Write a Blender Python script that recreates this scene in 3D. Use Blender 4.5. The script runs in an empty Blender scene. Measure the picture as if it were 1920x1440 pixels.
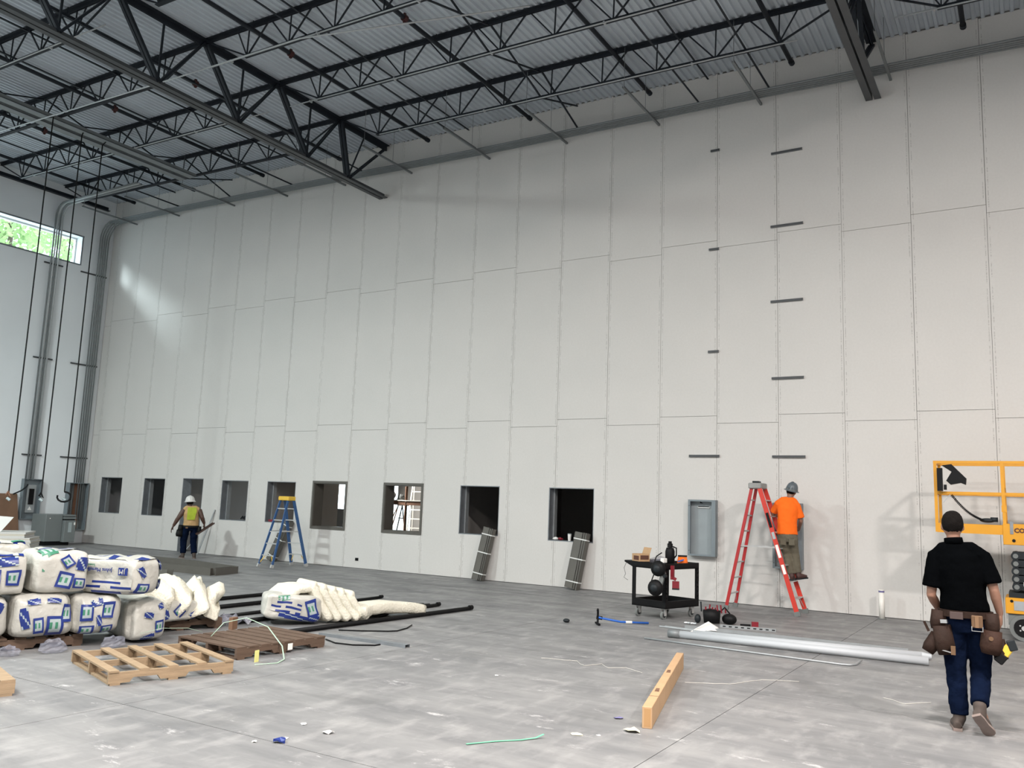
import bpy, bmesh, math, random
from mathutils import Vector, Matrix, noise
random.seed(7)
S = bpy.context.scene
COL = S.collection
PI = math.pi

# ------------------------------------------------------------------ camera
CAM = Vector((24.8865, -16.6075, 1.7508))
YAW, PITCH, ROLL = (math.radians(a) for a in (31.6998, 8.0626, 2.0935))
_f = Vector((-math.sin(YAW) * math.cos(PITCH), math.cos(YAW) * math.cos(PITCH), math.sin(PITCH)))
_r = Vector((math.cos(YAW), math.sin(YAW), 0))
_u = _r.cross(_f)
_r2 = math.cos(ROLL) * _r + math.sin(ROLL) * _u
_u2 = -math.sin(ROLL) * _r + math.cos(ROLL) * _u
cam = bpy.data.cameras.new('camera')
cam.sensor_fit = 'HORIZONTAL'; cam.sensor_width = 36.0
cam.lens = 1586.96 * 36.0 / 1920.0
cam.clip_end = 400
co = bpy.data.objects.new('camera', cam); COL.objects.link(co)
co.matrix_world = Matrix(((_r2.x, _u2.x, -_f.x, CAM.x), (_r2.y, _u2.y, -_f.y, CAM.y), (_r2.z, _u2.z, -_f.z, CAM.z), (0, 0, 0, 1)))
S.camera = co

# ------------------------------------------------------------------ sky, lamps, exposure
w = bpy.data.worlds.new('sky'); S.world = w; w.use_nodes = True
bg = w.node_tree.nodes['Background']
bg.inputs[0].default_value = (0.80, 0.93, 1.0, 1); bg.inputs[1].default_value = 5.0
S.view_settings.view_transform = 'Standard'; S.view_settings.look = 'None'
S.view_settings.exposure = 0.0; S.view_settings.gamma = 1.0
S.view_settings.use_curve_mapping = False
S.cycles.use_denoising = True
S.cycles.max_bounces = 8; S.cycles.diffuse_bounces = 5; S.cycles.glossy_bounces = 3
S.cycles.sample_clamp_indirect = 6.0

def area(name, loc, sx, sy, power, color, aim=None, portal=False, spread=180):
    l = bpy.data.lights.new(name, 'AREA'); l.shape = 'RECTANGLE'; l.size = sx; l.size_y = sy
    l.energy = power; l.color = color; l.spread = math.radians(spread)
    if portal: l.cycles.is_portal = True
    o = bpy.data.objects.new(name, l); COL.objects.link(o); o.location = loc
    d = Vector(aim) if aim else Vector((0, 0, -1))
    o.rotation_euler = d.to_track_quat('-Z', 'Y').to_euler()
    return o
# the hall's high-bay lamps, all hung just under the joists and out of the picture
WARM = (1.0, 0.93, 0.885); COOL = (0.90, 1.0, 0.985)
for lx, ly, lp, lc in ((6.5, -15.0, 2400, COOL), (13.0, -14.0, 560, COOL), (13.0, -22.0, 600, COOL), (19.8, -18.0, 1100, WARM), (24.6, -13.5, 1500, WARM), (24.6, -22.0, 1000, WARM), (31.5, -13.0, 2000, WARM), (31.5, -22.0, 900, WARM)):
    area('high_bay_lamp', (lx, ly, 10.35 - 0.0235 * (lx - 13)), 1.2, 0.6, lp, lc)
# hazy low sun that reaches the wall through the high window
sun = bpy.data.lights.new('sun', 'SUN'); sun.energy = 3.8; sun.angle = math.radians(11); sun.color = (0.86, 0.95, 1.0)
so_ = bpy.data.objects.new('sun', sun); COL.objects.link(so_); so_.rotation_euler = Vector((0.62, 1.0, -0.42)).to_track_quat('-Z', 'Y').to_euler()
# fill light added to brighten the scaffold behind the wall, no lamp stands there
area('rear_fill_light', (7.1, 3.3, 3.1), 0.5, 0.3, 85, (1.0, 0.98, 0.92), aim=(0.55, 0.62, -0.75), spread=100)
# sampling portals in the real openings
area('window_portal', (-1.95, -4.0, 9.52), 0.95, 5.9, 1, (1, 1, 1), aim=(1, 0, 0), portal=True)
area('opening_portal', (5.3, 6.2, 1.35), 3.6, 2.7, 1, (1, 1, 1), aim=(0, -1, 0), portal=True)

# ------------------------------------------------------------------ materials
MATS = {}
def mat(name, col, rough=0.6, metal=0.0, var=0.0, scale=6.0, bump=0.0, bscale=None, spec=0.5, col2=None, trans=0.0, emit=0.0, alpha=1.0, stretch=None):
    if name in MATS: return MATS[name]
    m = bpy.data.materials.new(name); m.use_nodes = True
    nt = m.node_tree; b = nt.nodes['Principled BSDF']
    b.inputs['Roughness'].default_value = rough; b.inputs['Metallic'].default_value = metal
    b.inputs['Specular IOR Level'].default_value = spec
    if trans: b.inputs['Transmission Weight'].default_value = trans
    if alpha < 1: b.inputs['Alpha'].default_value = alpha
    tc = nt.nodes.new('ShaderNodeTexCoord')
    src = tc.outputs['Object']
    if stretch:
        mp = nt.nodes.new('ShaderNodeMapping'); mp.inputs['Scale'].default_value = stretch
        nt.links.new(src, mp.inputs['Vector']); src = mp.outputs['Vector']
    n = nt.nodes.new('ShaderNodeTexNoise'); n.inputs['Scale'].default_value = scale; n.inputs['Detail'].default_value = 5
    nt.links.new(src, n.inputs['Vector'])
    r = nt.nodes.new('ShaderNodeMix'); r.data_type = 'RGBA'
    c2 = col2 or tuple(max(0, c * (1 - var)) for c in col)
    c1 = col if col2 else tuple(min(1, c * (1 + var * 0.6)) for c in col)
    r.inputs[6].default_value = (*c1, 1); r.inputs[7].default_value = (*c2, 1)
    nt.links.new(n.outputs['Fac'], r.inputs[0]); nt.links.new(r.outputs[2], b.inputs['Base Color'])
    if emit:
        b.inputs['Emission Strength'].default_value = emit; nt.links.new(r.outputs[2], b.inputs['Emission Color'])
    if bump:
        n2 = nt.nodes.new('ShaderNodeTexNoise'); n2.inputs['Scale'].default_value = bscale or scale * 3; n2.inputs['Detail'].default_value = 4
        nt.links.new(src, n2.inputs['Vector'])
        bp = nt.nodes.new('ShaderNodeBump'); bp.inputs['Strength'].default_value = bump; bp.inputs['Distance'].default_value = 0.02
        nt.links.new(n2.outputs['Fac'], bp.inputs['Height']); nt.links.new(bp.outputs['Normal'], b.inputs['Normal'])
    MATS[name] = m
    return m
class NT:
    """tiny node helper"""
    def __init__(s, m): s.t = m.node_tree
    def n(s, typ, **kw):
        o = s.t.nodes.new(typ)
        for k, v in kw.items(): setattr(o, k, v)
        return o
    def val(s, x, sock):
        if isinstance(x, (int, float)): sock.default_value = x
        elif isinstance(x, tuple): sock.default_value = x
        else: s.t.links.new(x, sock)
    def m(s, op, a, b=None, c=None):
        o = s.t.nodes.new('ShaderNodeMath'); o.operation = op
        s.val(a, o.inputs[0])
        if b is not None: s.val(b, o.inputs[1])
        if c is not None: s.val(c, o.inputs[2])
        return o.outputs[0]
    def noise(s, vec, scale, detail=4, rough=0.55, sc=(1, 1, 1)):
        if sc != (1, 1, 1):
            mp = s.t.nodes.new('ShaderNodeMapping'); mp.inputs['Scale'].default_value = sc; s.t.links.new(vec, mp.inputs['Vector']); vec = mp.outputs['Vector']
        o = s.t.nodes.new('ShaderNodeTexNoise'); o.inputs['Scale'].default_value = scale; o.inputs['Detail'].default_value = detail; o.inputs['Roughness'].default_value = rough
        s.t.links.new(vec, o.inputs['Vector']); return o.outputs['Fac']
    def ramp(s, x, a, b, lo=0.0, hi=1.0):
        o = s.t.nodes.new('ShaderNodeMapRange'); s.val(x, o.inputs[0]); o.inputs[1].default_value = a; o.inputs[2].default_value = b
        o.inputs[3].default_value = lo; o.inputs[4].default_value = hi; o.clamp = True; return o.outputs[0]
    def mix(s, f, a, b):
        o = s.t.nodes.new('ShaderNodeMix'); o.data_type = 'RGBA'; s.val(f, o.inputs[0])
        for q, i in ((a, 6), (b, 7)):
            if isinstance(q, tuple): o.inputs[i].default_value = (*q, 1)
            else: s.t.links.new(q, o.inputs[i])
        return o.outputs[2]
    def bump(s, h, strength, dist=0.01):
        o = s.t.nodes.new('ShaderNodeBump'); o.inputs['Strength'].default_value = strength; o.inputs['Distance'].default_value = dist
        s.t.links.new(h, o.inputs['Height']); return o.outputs['Normal']
def blank(name):
    m = bpy.data.materials.new(name); m.use_nodes = True; MATS[name] = m
    return m, NT(m), m.node_tree.nodes['Principled BSDF']

def make_concrete():
    m, k, b = blank('concrete')
    P = k.n('ShaderNodeNewGeometry').outputs['Position']
    big = k.noise(P, 0.55, 6, 0.65)
    streak = k.noise(P, 1.1, 6, 0.65, (0.55, 1.9, 1))
    trowel = k.noise(P, 3.2, 5, 0.6, (1.6, 0.7, 1))
    c = k.mix(k.ramp(big, 0.3, 0.7), (0.178, 0.178, 0.180), (0.270, 0.266, 0.262))
    c = k.mix(k.ramp(streak, 0.40, 0.66, 0, 0.8), c, (0.135, 0.136, 0.14))
    c = k.mix(k.ramp(trowel, 0.50, 0.78, 0, 0.7), c, (0.345, 0.338, 0.332))
    dust = k.noise(P, 1.9, 9, 0.8, (0.9, 2.0, 1))
    c = k.mix(k.ramp(dust, 0.585, 0.68, 0, 0.8), c, (0.56, 0.55, 0.54))
    stain = k.noise(P, 0.9, 4, 0.55)
    c = k.mix(k.ramp(stain, 0.58, 0.72, 0, 0.5), c, (0.11, 0.11, 0.11))
    k.t.links.new(c, b.inputs['Base Color'])
    k.t.links.new(k.ramp(streak, 0.3, 0.7, 0.42, 0.62), b.inputs['Roughness'])
    b.inputs['Specular IOR Level'].default_value = 0.35
    k.t.links.new(k.bump(k.noise(P, 24, 5), 0.12, 0.004), b.inputs['Normal'])
make_concrete()
PW = 1.2192
def make_drywall():
    m, k, b = blank('gypsum_board')
    P = k.n('ShaderNodeNewGeometry').outputs['Position']
    sx = k.n('ShaderNodeSeparateXYZ'); k.t.links.new(P, sx.inputs[0])
    X, Z = sx.outputs[0], sx.outputs[2]
    f = k.m('FRACT', k.m('DIVIDE', X, PW))
    d = k.m('MULTIPLY', k.m('MINIMUM', f, k.m('SUBTRACT', 1.0, f)), PW)
    line = k.m('LESS_THAN', k.m('ABSOLUTE', k.m('SUBTRACT', d, 0.040)), 0.0075)
    cv = k.n('ShaderNodeCombineXYZ'); k.t.links.new(k.m('FLOOR', k.m('DIVIDE', X, PW / 2)), cv.inputs[0]); k.t.links.new(Z, cv.inputs[2])
    dash = k.ramp(k.noise(cv.outputs[0], 5.5, 1), 0.44, 0.50)
    fine = k.ramp(k.noise(P, 60, 1, 0.5, (0.3, 1, 1)), 0.42, 0.5)
    mask = k.m('MULTIPLY', k.m('MULTIPLY', line, dash), k.m('MULTIPLY', fine, 0.42))
    tone = k.noise(P, 0.8, 4, 0.5); spk = k.noise(P, 26, 3)
    c = k.mix(tone, (0.640, 0.618, 0.592), (0.580, 0.570, 0.548))
    c = k.mix(k.ramp(spk, 0.35, 0.75, 0, 0.12), c, (0.40, 0.38, 0.36))
    c = k.mix(mask, c, (0.22, 0.21, 0.20))
    k.t.links.new(c, b.inputs['Base Color']); b.inputs['Roughness'].default_value = 0.85; b.inputs['Specular IOR Level'].default_value = 0.2
make_drywall()
def make_leaf():
    m, k, b = blank('leaf')
    tc = k.n('ShaderNodeTexCoord').outputs['Object']
    c = k.mix(k.ramp(k.noise(tc, 1.6, 3), 0.35, 0.65), (0.20, 0.33, 0.13), (0.44, 0.55, 0.26))
    k.t.links.new(c, b.inputs['Base Color']); b.inputs['Roughness'].default_value = 0.6
    tr = k.n('ShaderNodeBsdfTranslucent'); k.t.links.new(c, tr.inputs[0])
    mx = k.n('ShaderNodeMixShader'); mx.inputs[0].default_value = 0.5
    k.t.links.new(b.outputs[0], mx.inputs[1]); k.t.links.new(tr.outputs[0], mx.inputs[2])
    k.t.links.new(mx.outputs[0], k.t.nodes['Material Output'].inputs[0])
make_leaf()

M = dict(
    deck=mat('galvanised_deck', (0.52, 0.57, 0.62), 0.5, 0.15, 0.12, 1.5),
    steel=mat('black_primer_steel', (0.017, 0.021, 0.028), 0.55, 0.0, 0.3, 4, spec=0.25),
    steel2=mat('dark_grey_primer_steel', (0.060, 0.064, 0.068), 0.5, 0.0, 0.3, 4),
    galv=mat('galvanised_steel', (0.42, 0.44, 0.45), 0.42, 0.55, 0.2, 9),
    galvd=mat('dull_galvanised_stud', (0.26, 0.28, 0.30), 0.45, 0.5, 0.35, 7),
    emt=mat('conduit_grey', (0.47, 0.49, 0.50), 0.4, 0.35, 0.1, 6),
    emtd=mat('conduit_dull', (0.20, 0.215, 0.22), 0.5, 0.3, 0.2, 5),
    white=mat('white_paint', (0.78, 0.81, 0.83), 0.75, 0, 0.05, 1.2, spec=0.25),
    core=mat('wall_core', (0.16, 0.155, 0.15), 0.9),
    rear=mat('rear_room_board', (0.36, 0.34, 0.32), 0.85, 0, 0.1, 1.5),
    bronze=mat('bronze_paint', (0.105, 0.098, 0.085), 0.45, 0.1, 0.2, 4),
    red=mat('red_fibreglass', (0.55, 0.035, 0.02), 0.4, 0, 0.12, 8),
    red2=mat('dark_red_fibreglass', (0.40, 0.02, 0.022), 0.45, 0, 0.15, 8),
    blue=mat('blue_fibreglass', (0.028, 0.095, 0.25), 0.45, 0, 0.2, 8),
    yellow=mat('yellow_plastic', (0.72, 0.46, 0.05), 0.5, 0, 0.1, 8),
    alud=mat('dull_grey_cap', (0.30, 0.30, 0.29), 0.5, 0.2, 0.3, 12),
    pipeg=mat('pale_grey_pipe', (0.44, 0.46, 0.48), 0.45, 0, 0.08, 5),
    alu=mat('aluminium', (0.56, 0.56, 0.55), 0.4, 0.5, 0.12, 12),
    lift=mat('amber_lift_paint', (0.66, 0.30, 0.014), 0.42, 0, 0.12, 5),
    black=mat('black_plastic', (0.006, 0.006, 0.0065), 0.55, 0, 0.2, 8, spec=0.18),
    dark=mat('charcoal_steel', (0.016, 0.02, 0.023), 0.5, 0.0, 0.2, 6, spec=0.25),
    rubber=mat('grey_rubber', (0.16, 0.17, 0.165), 0.8, 0, 0.2, 8),
    pine=mat('pale_pallet_pine', (0.34, 0.24, 0.145), 0.75, 0, 0.5, 5, 0.2, 30, stretch=(1, 6, 6)),
    pined=mat('dark_weathered_pallet', (0.115, 0.072, 0.048), 0.8, 0, 0.45, 5, 0.2, 30, stretch=(1, 6, 6)),
    ply=mat('brown_plywood', (0.19, 0.105, 0.062), 0.7, 0, 0.3, 4),
    card=mat('cardboard', (0.47, 0.30, 0.165), 0.8, 0, 0.14, 6),
    cardd=mat('cardboard_print', (0.10, 0.04, 0.025), 0.8),
    wrap=mat('white_plastic_wrap', (0.50, 0.49, 0.445), 0.3, 0, 0.16, 7, 0.9, 9),
    batt=mat('cream_glass_wool', (0.70, 0.67, 0.565), 0.95, 0, 0.14, 9, 0.8, 34, spec=0.1),
    print_=mat('blue_print', (0.014, 0.032, 0.19), 0.35, 0, 0.2, 30),
    printg=mat('green_print', (0.05, 0.20, 0.12), 0.4),
    pale=mat('pale_label', (0.36, 0.42, 0.43), 0.4, 0, 0.15, 40),
    film=mat('clear_plastic_film', (0.36, 0.37, 0.44), 0.2, 0, 0.5, 14, 0.9, 16, alpha=0.32),
    skin=mat('skin', (0.23, 0.118, 0.078), 0.55, 0, 0.1, 12),
    skind=mat('tanned_skin', (0.075, 0.036, 0.024), 0.55, 0, 0.15, 12),
    hair=mat('dark_hair', (0.006, 0.0045, 0.004), 0.9, 0, 0.3, 60, 0.5, 120, spec=0.12),
    shirt=mat('black_cotton', (0.0013, 0.0016, 0.002), 0.95, 0, 0.3, 10, 0.3, 25, spec=0.02),
    jean=mat('navy_denim', (0.004, 0.008, 0.023), 0.95, 0, 0.6, 7, 0.4, 22, spec=0.03),
    orange=mat('orange_cotton', (0.93, 0.155, 0.015), 0.8, 0, 0.12, 6, 0.25, 14, spec=0.15),
    khaki=mat('olive_work_trousers', (0.135, 0.12, 0.088), 0.85, 0, 0.3, 7, 0.4, 16, spec=0.15),
    boot=mat('dusty_tan_boot', (0.062, 0.046, 0.038), 0.8, 0, 0.3, 12),
    sole=mat('pale_boot_sole', (0.22, 0.17, 0.15), 0.85, 0, 0.25, 14),
    bootr=mat('dark_brown_boot', (0.055, 0.022, 0.018), 0.6, 0, 0.3, 12),
    leather=mat('brown_leather', (0.026, 0.014, 0.010), 0.7, 0, 0.5, 9, 0.4, 20, spec=0.15),
    leather2=mat('tan_leather', (0.13, 0.07, 0.033), 0.6, 0, 0.3, 9),
    lime=mat('lime_vest_mesh', (0.34, 0.41, 0.025), 0.8, 0, 0.3, 14),
    peach=mat('faded_orange_vest', (0.46, 0.29, 0.13), 0.85, 0, 0.3, 12),
    hatw=mat('white_hard_hat', (0.60, 0.59, 0.57), 0.35),
    hatg=mat('grey_hard_hat', (0.10, 0.12, 0.135), 0.35),
    pvc=mat('white_pvc', (0.76, 0.74, 0.69), 0.4),
    purple=mat('purple_primer', (0.16, 0.15, 0.30), 0.5),
    chalk=mat('chalky_string', (0.52, 0.50, 0.46), 0.9),
    paper=mat('white_paper', (0.80, 0.79, 0.76), 0.8),
    cream=mat('cream_paper', (0.72, 0.66, 0.50), 0.8),
    gbox=mat('grey_enamel', (0.20, 0.235, 0.255), 0.45, 0.15, 0.12, 5),
    gboxi=mat('grey_enamel_inside', (0.30, 0.335, 0.35), 0.5, 0.2, 0.2, 4),
    trafo=mat('transformer_grey', (0.175, 0.195, 0.195), 0.5, 0, 0.08, 4),
    strap=mat('green_strap', (0.16, 0.55, 0.32), 0.35),
    strapc=mat('pale_green_band', (0.40, 0.55, 0.42), 0.35),
    ored=mat('orange_pouch', (0.95, 0.17, 0.01), 0.6),
    tred=mat('red_tool', (0.20, 0.010, 0.02), 0.4),
    rust=mat('rust_board', (0.20, 0.095, 0.055), 0.8, 0, 0.35, 5),
    bandw=mat('white_band', (0.66, 0.66, 0.64), 0.4),
    glass=mat('window_glass', (0.9, 0.97, 0.97), 0.02, 0, trans=1.0),
    bluep=mat('blue_plastic', (0.02, 0.12, 0.50), 0.4),
    chrome=mat('chrome', (0.7, 0.7, 0.7), 0.2, 0.9),
    grit=mat('outside_ground', (0.42, 0.40, 0.36), 0.95, 0, 0.2, 2),
    bark=mat('bark', (0.10, 0.075, 0.055), 0.9, 0, 0.4, 6),
    concrete=MATS['concrete'], gyp=MATS['gypsum_board'], leaf=MATS['leaf'],
    saw=mat('saw_cut', (0.24, 0.24, 0.24), 0.9),
)

# ------------------------------------------------------------------ mesh helpers
V = Vector
WM = {}
class MB:
    def __init__(s): s.v = []; s.f = []; s.mi = []; s.cur = 0
    def add(s, vs, fs):
        o = len(s.v); s.v += [tuple(v) for v in vs]
        for f in fs: s.f.append(tuple(i + o for i in f)); s.mi.append(s.cur)
        return s
    def mm(s, x0, x1, y0, y1, z0, z1):
        return s.add([(x0, y0, z0), (x1, y0, z0), (x1, y1, z0), (x0, y1, z0), (x0, y0, z1), (x1, y0, z1), (x1, y1, z1), (x0, y1, z1)],
                     [(0, 3, 2, 1), (4, 5, 6, 7), (0, 1, 5, 4), (1, 2, 6, 5), (2, 3, 7, 6), (3, 0, 4, 7)])
    def box(s, c, d, rz=0.0):
        t = MB().mm(-d[0] / 2, d[0] / 2, -d[1] / 2, d[1] / 2, -d[2] / 2, d[2] / 2)
        R = Matrix.Translation(c) @ Matrix.Rotation(rz, 4, 'Z')
        return s.add([R @ V(v) for v in t.v], t.f)
    def bar(s, p0, p1, w, h, up=(0, 0, 1)):
        p0 = V(p0); p1 = V(p1); d = (p1 - p0).normalized(); u = V(up)
        if abs(d.dot(u)) > 0.99: u = V((0, 1, 0))
        a = d.cross(u).normalized(); b = a.cross(d).normalized()
        vs = []
        for p in (p0, p1):
            for i, j in ((-1, -1), (1, -1), (1, 1), (-1, 1)): vs.append(p + a * (i * w / 2) + b * (j * h / 2))
        return s.add(vs, [(0, 1, 2, 3)[::-1], (4, 5, 6, 7), (0, 1, 5, 4), (1, 2, 6, 5), (2, 3, 7, 6), (3, 0, 4, 7)])
    def angle(s, p0, p1, a, t=0.008, up=(0, 0, 1), flip=1):
        """an L angle along p0-p1: one flat leg and one upright leg"""
        p0 = V(p0); p1 = V(p1); d = (p1 - p0).normalized(); u = V(up); sd = d.cross(u).normalized() * flip
        s.bar(p0 + sd * a / 2, p1 + sd * a / 2, a, t, up)
        return s.bar(p0 + sd * t / 2 + u * a / 2, p1 + sd * t / 2 + u * a / 2, t, a, up)
    def cyl(s, p0, p1, r, n=10, r2=None):
        return s.tube([p0, p1], [r, r if r2 is None else r2], n)
    def tube(s, pts, r, n=8, ref=None, cap=True):
        pts = [V(p) for p in pts]; k = len(pts)
        rs = r if isinstance(r, (list, tuple)) and len(r) == k else [r] * k
        d0 = (pts[1] - pts[0]).normalized()
        a = V(ref) if ref else (V((0, 0, 1)) if abs(d0.z) < 0.9 else V((1, 0, 0)))
        vs = []
        for i, p in enumerate(pts):
            d = ((pts[i] - pts[i - 1]).normalized() if i else V((0, 0, 0))) + ((pts[i + 1] - pts[i]).normalized() if i < k - 1 else V((0, 0, 0)))
            d = d.normalized() if d.length > 1e-6 else d0
            x = (a - d * a.dot(d))
            x = x.normalized() if x.length > 1e-5 else d.orthogonal().normalized()
            y = d.cross(x)
            if not ref: a = x
            rx, ry = rs[i] if isinstance(rs[i], (list, tuple)) else (rs[i], rs[i])
            for j in range(n):
                t = 2 * PI * j / n; vs.append(p + x * (rx * math.cos(t)) + y * (ry * math.sin(t)))
        fs = []
        for i in range(k - 1):
            for j in range(n):
                a_, b_ = i * n + j, i * n + (j + 1) % n; fs.append((a_, b_, b_ + n, a_ + n))
        if cap: fs += [tuple(range(n))[::-1], tuple(range((k - 1) * n, k * n))]
        return s.add(vs, fs)
    def ell(s, c, r, nu=12, nv=8, R=None):
        vs = []; fs = []
        for i in range(nv + 1):
            ph = -PI / 2 + PI * i / nv
            for j in range(nu):
                t = 2 * PI * j / nu
                q = V((r[0] * math.cos(ph) * math.cos(t), r[1] * math.cos(ph) * math.sin(t), r[2] * math.sin(ph)))
                if R: q = R @ q
                vs.append(V(c) + q)
        for i in range(nv):
            for j in range(nu):
                a_ = i * nu + j; b_ = i * nu + (j + 1) % nu; fs.append((a_, b_, b_ + nu, a_ + nu))
        return s.add(vs, fs)
    def prism(s, poly, axis, a, b):
        """extrude a 2-D polygon along an axis ('x','y','z') from a to b"""
        n = len(poly)
        def P(u, v, w_): return {'x': (w_, u, v), 'y': (u, w_, v), 'z': (u, v, w_)}[axis]
        vs = [P(u, v, a) for u, v in poly] + [P(u, v, b) for u, v in poly]
        fs = [tuple(range(n))[::-1], tuple(range(n, 2 * n))] + [(i, (i + 1) % n, (i + 1) % n + n, i + n) for i in range(n)]
        return s.add(vs, fs)
    def lathe(s, c, prof, n=16, R=None):
        vs = []; k = len(prof)
        for r, z in prof:
            for j in range(n):
                t = 2 * PI * j / n; q = V((r * math.cos(t), r * math.sin(t), z))
                if R: q = R @ q
                vs.append(V(c) + q)
        fs = []
        for i in range(k - 1):
            for j in range(n):
                a_, b_ = i * n + j, i * n + (j + 1) % n; fs.append((a_, b_, b_ + n, a_ + n))
        return s.add(vs, fs)
    def xf(s, Mx):
        s.v = [tuple(Mx @ V(v)) for v in s.v]; return s
    def build(s, name, m, parent=None, world=False, smooth=False, bevel=0.0, bseg=1):
        me = bpy.data.meshes.new(name)
        vs = s.v
        if world and parent is not None:
            inv = WM[parent.name].inverted(); vs = [tuple(inv @ V(v)) for v in vs]
        me.from_pydata(vs, [], s.f)
        ms = m if isinstance(m, (list, tuple)) else [m]
        for q in ms: me.materials.append(q)
        if len(ms) > 1:
            for p_, i in zip(me.polygons, s.mi): p_.material_index = i
        bm = bmesh.new(); bm.from_mesh(me); bmesh.ops.recalc_face_normals(bm, faces=bm.faces)
        bm.to_mesh(me); bm.free()
        if smooth:
            for p_ in me.polygons: p_.use_smooth = True
        o = bpy.data.objects.new(name, me); COL.objects.link(o)
        if parent is not None: o.parent = parent
        WM[o.name] = WM[parent.name].copy() if parent is not None else Matrix()
        if bevel:
            b = o.modifiers.new('bevel', 'BEVEL'); b.width = bevel; b.segments = bseg; b.limit_method = 'ANGLE'; b.angle_limit = math.radians(40)
        return o
def tag(o, label=None, cat=None, group=None, kind=None):
    if label: o['label'] = label
    if cat: o['category'] = cat
    if group: o['group'] = group
    if kind: o['kind'] = kind
    return o
def thing(name, label, cat, loc=(0, 0, 0), rz=0.0, group=None, mtx=None):
    o = bpy.data.objects.new(name, None); COL.objects.link(o); o.empty_display_size = 0.1
    Mx = mtx or (Matrix.Translation(loc) @ Matrix.Rotation(rz, 4, 'Z'))
    o.matrix_world = Mx; WM[o.name] = Mx.copy()
    return tag(o, label, cat, group)
def one(mb, name, m, label, cat, group=None, **kw):
    """a thing that is one mesh; its origin goes to its base centre"""
    xs = [v[0] for v in mb.v]; ys = [v[1] for v in mb.v]; zs = [v[2] for v in mb.v]
    c = V(((min(xs) + max(xs)) / 2, (min(ys) + max(ys)) / 2, min(zs)))
    mb.v = [tuple(V(v) - c) for v in mb.v]
    o = mb.build(name, m, **kw); o.location = c; WM[o.name] = Matrix.Translation(c)
    return tag(o, label, cat, group)
def copy_tree(o, parent=None):
    c = o.copy(); COL.objects.link(c)
    if parent is not None: c.parent = parent
    for ch in list(o.children): copy_tree(ch, c)
    return c
def inst(o, parent, Mx=None):
    c = o.copy(); COL.objects.link(c); c.parent = parent
    if Mx is not None: c.matrix_local = Mx
    WM[c.name] = WM[parent.name] if parent.name in WM else Matrix()
    return c
def text_mesh(body, size, thick=0.0, bold=0.0):
    cu = bpy.data.curves.new('lettering', 'FONT'); cu.body = body; cu.size = size; cu.extrude = thick; cu.align_x = 'CENTER'; cu.align_y = 'CENTER'
    cu.resolution_u = 2; cu.offset = bold
    o = bpy.data.objects.new('lettering', cu); COL.objects.link(o)
    dg = bpy.context.evaluated_depsgraph_get()
    me = bpy.data.meshes.new_from_object(o.evaluated_get(dg))
    bpy.data.objects.remove(o); return me
def letters(body, size, m, parent, Mx, name='lettering', thick=0.001, bold=0.0):
    me = text_mesh(body, size, thick, bold); me.materials.clear(); me.materials.append(m)
    o = bpy.data.objects.new(name, me); COL.objects.link(o); o.parent = parent; o.matrix_local = Mx
    return o
def remesh(o, voxel, smooth=4, wob=0.0, wsc=8.0):
    md = o.modifiers.new('r', 'REMESH'); md.mode = 'VOXEL'; md.voxel_size = voxel
    dg = bpy.context.evaluated_depsgraph_get()
    me = bpy.data.meshes.new_from_object(o.evaluated_get(dg)); o.modifiers.clear()
    old = o.data; o.data = me; me.name = old.name; bpy.data.meshes.remove(old)
    bm = bmesh.new(); bm.from_mesh(me)
    for _ in range(smooth): bmesh.ops.smooth_vert(bm, verts=bm.verts, factor=0.5, use_axis_x=True, use_axis_y=True, use_axis_z=True)
    if wob:
        bm.normal_update()
        for v in bm.verts:
            q = v.co * wsc
            v.co += v.normal * (wob * (noise.noise(q) + 0.5 * noise.noise(q * 2.3)))
    for f in bm.faces: f.smooth = True
    bm.to_mesh(me); bm.free()
    return o

# ================================================================== STRUCTURE
def zd(x): return 11.19 - 0.0235 * (x - 10.4)          # underside of the roof deck, falling to the right
TILT = math.atan(0.0235)
XW, YB, XE = -1.6, -33.0, 46.0
def thin_glass():
    m, k, b = blank('thin_glass')
    t = k.n('ShaderNodeBsdfTransparent'); t.inputs[0].default_value = (0.93, 0.97, 0.97, 1)
    g = k.n('ShaderNodeBsdfGlossy'); g.inputs['Roughness'].default_value = 0.03
    x = k.n('ShaderNodeMixShader'); x.inputs[0].default_value = 0.07
    k.t.links.new(t.outputs[0], x.inputs[1]); k.t.links.new(g.outputs[0], x.inputs[2]); k.t.links.new(x.outputs[0], k.t.nodes['Material Output'].inputs[0])
    return m
M['pane'] = thin_glass()

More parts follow.
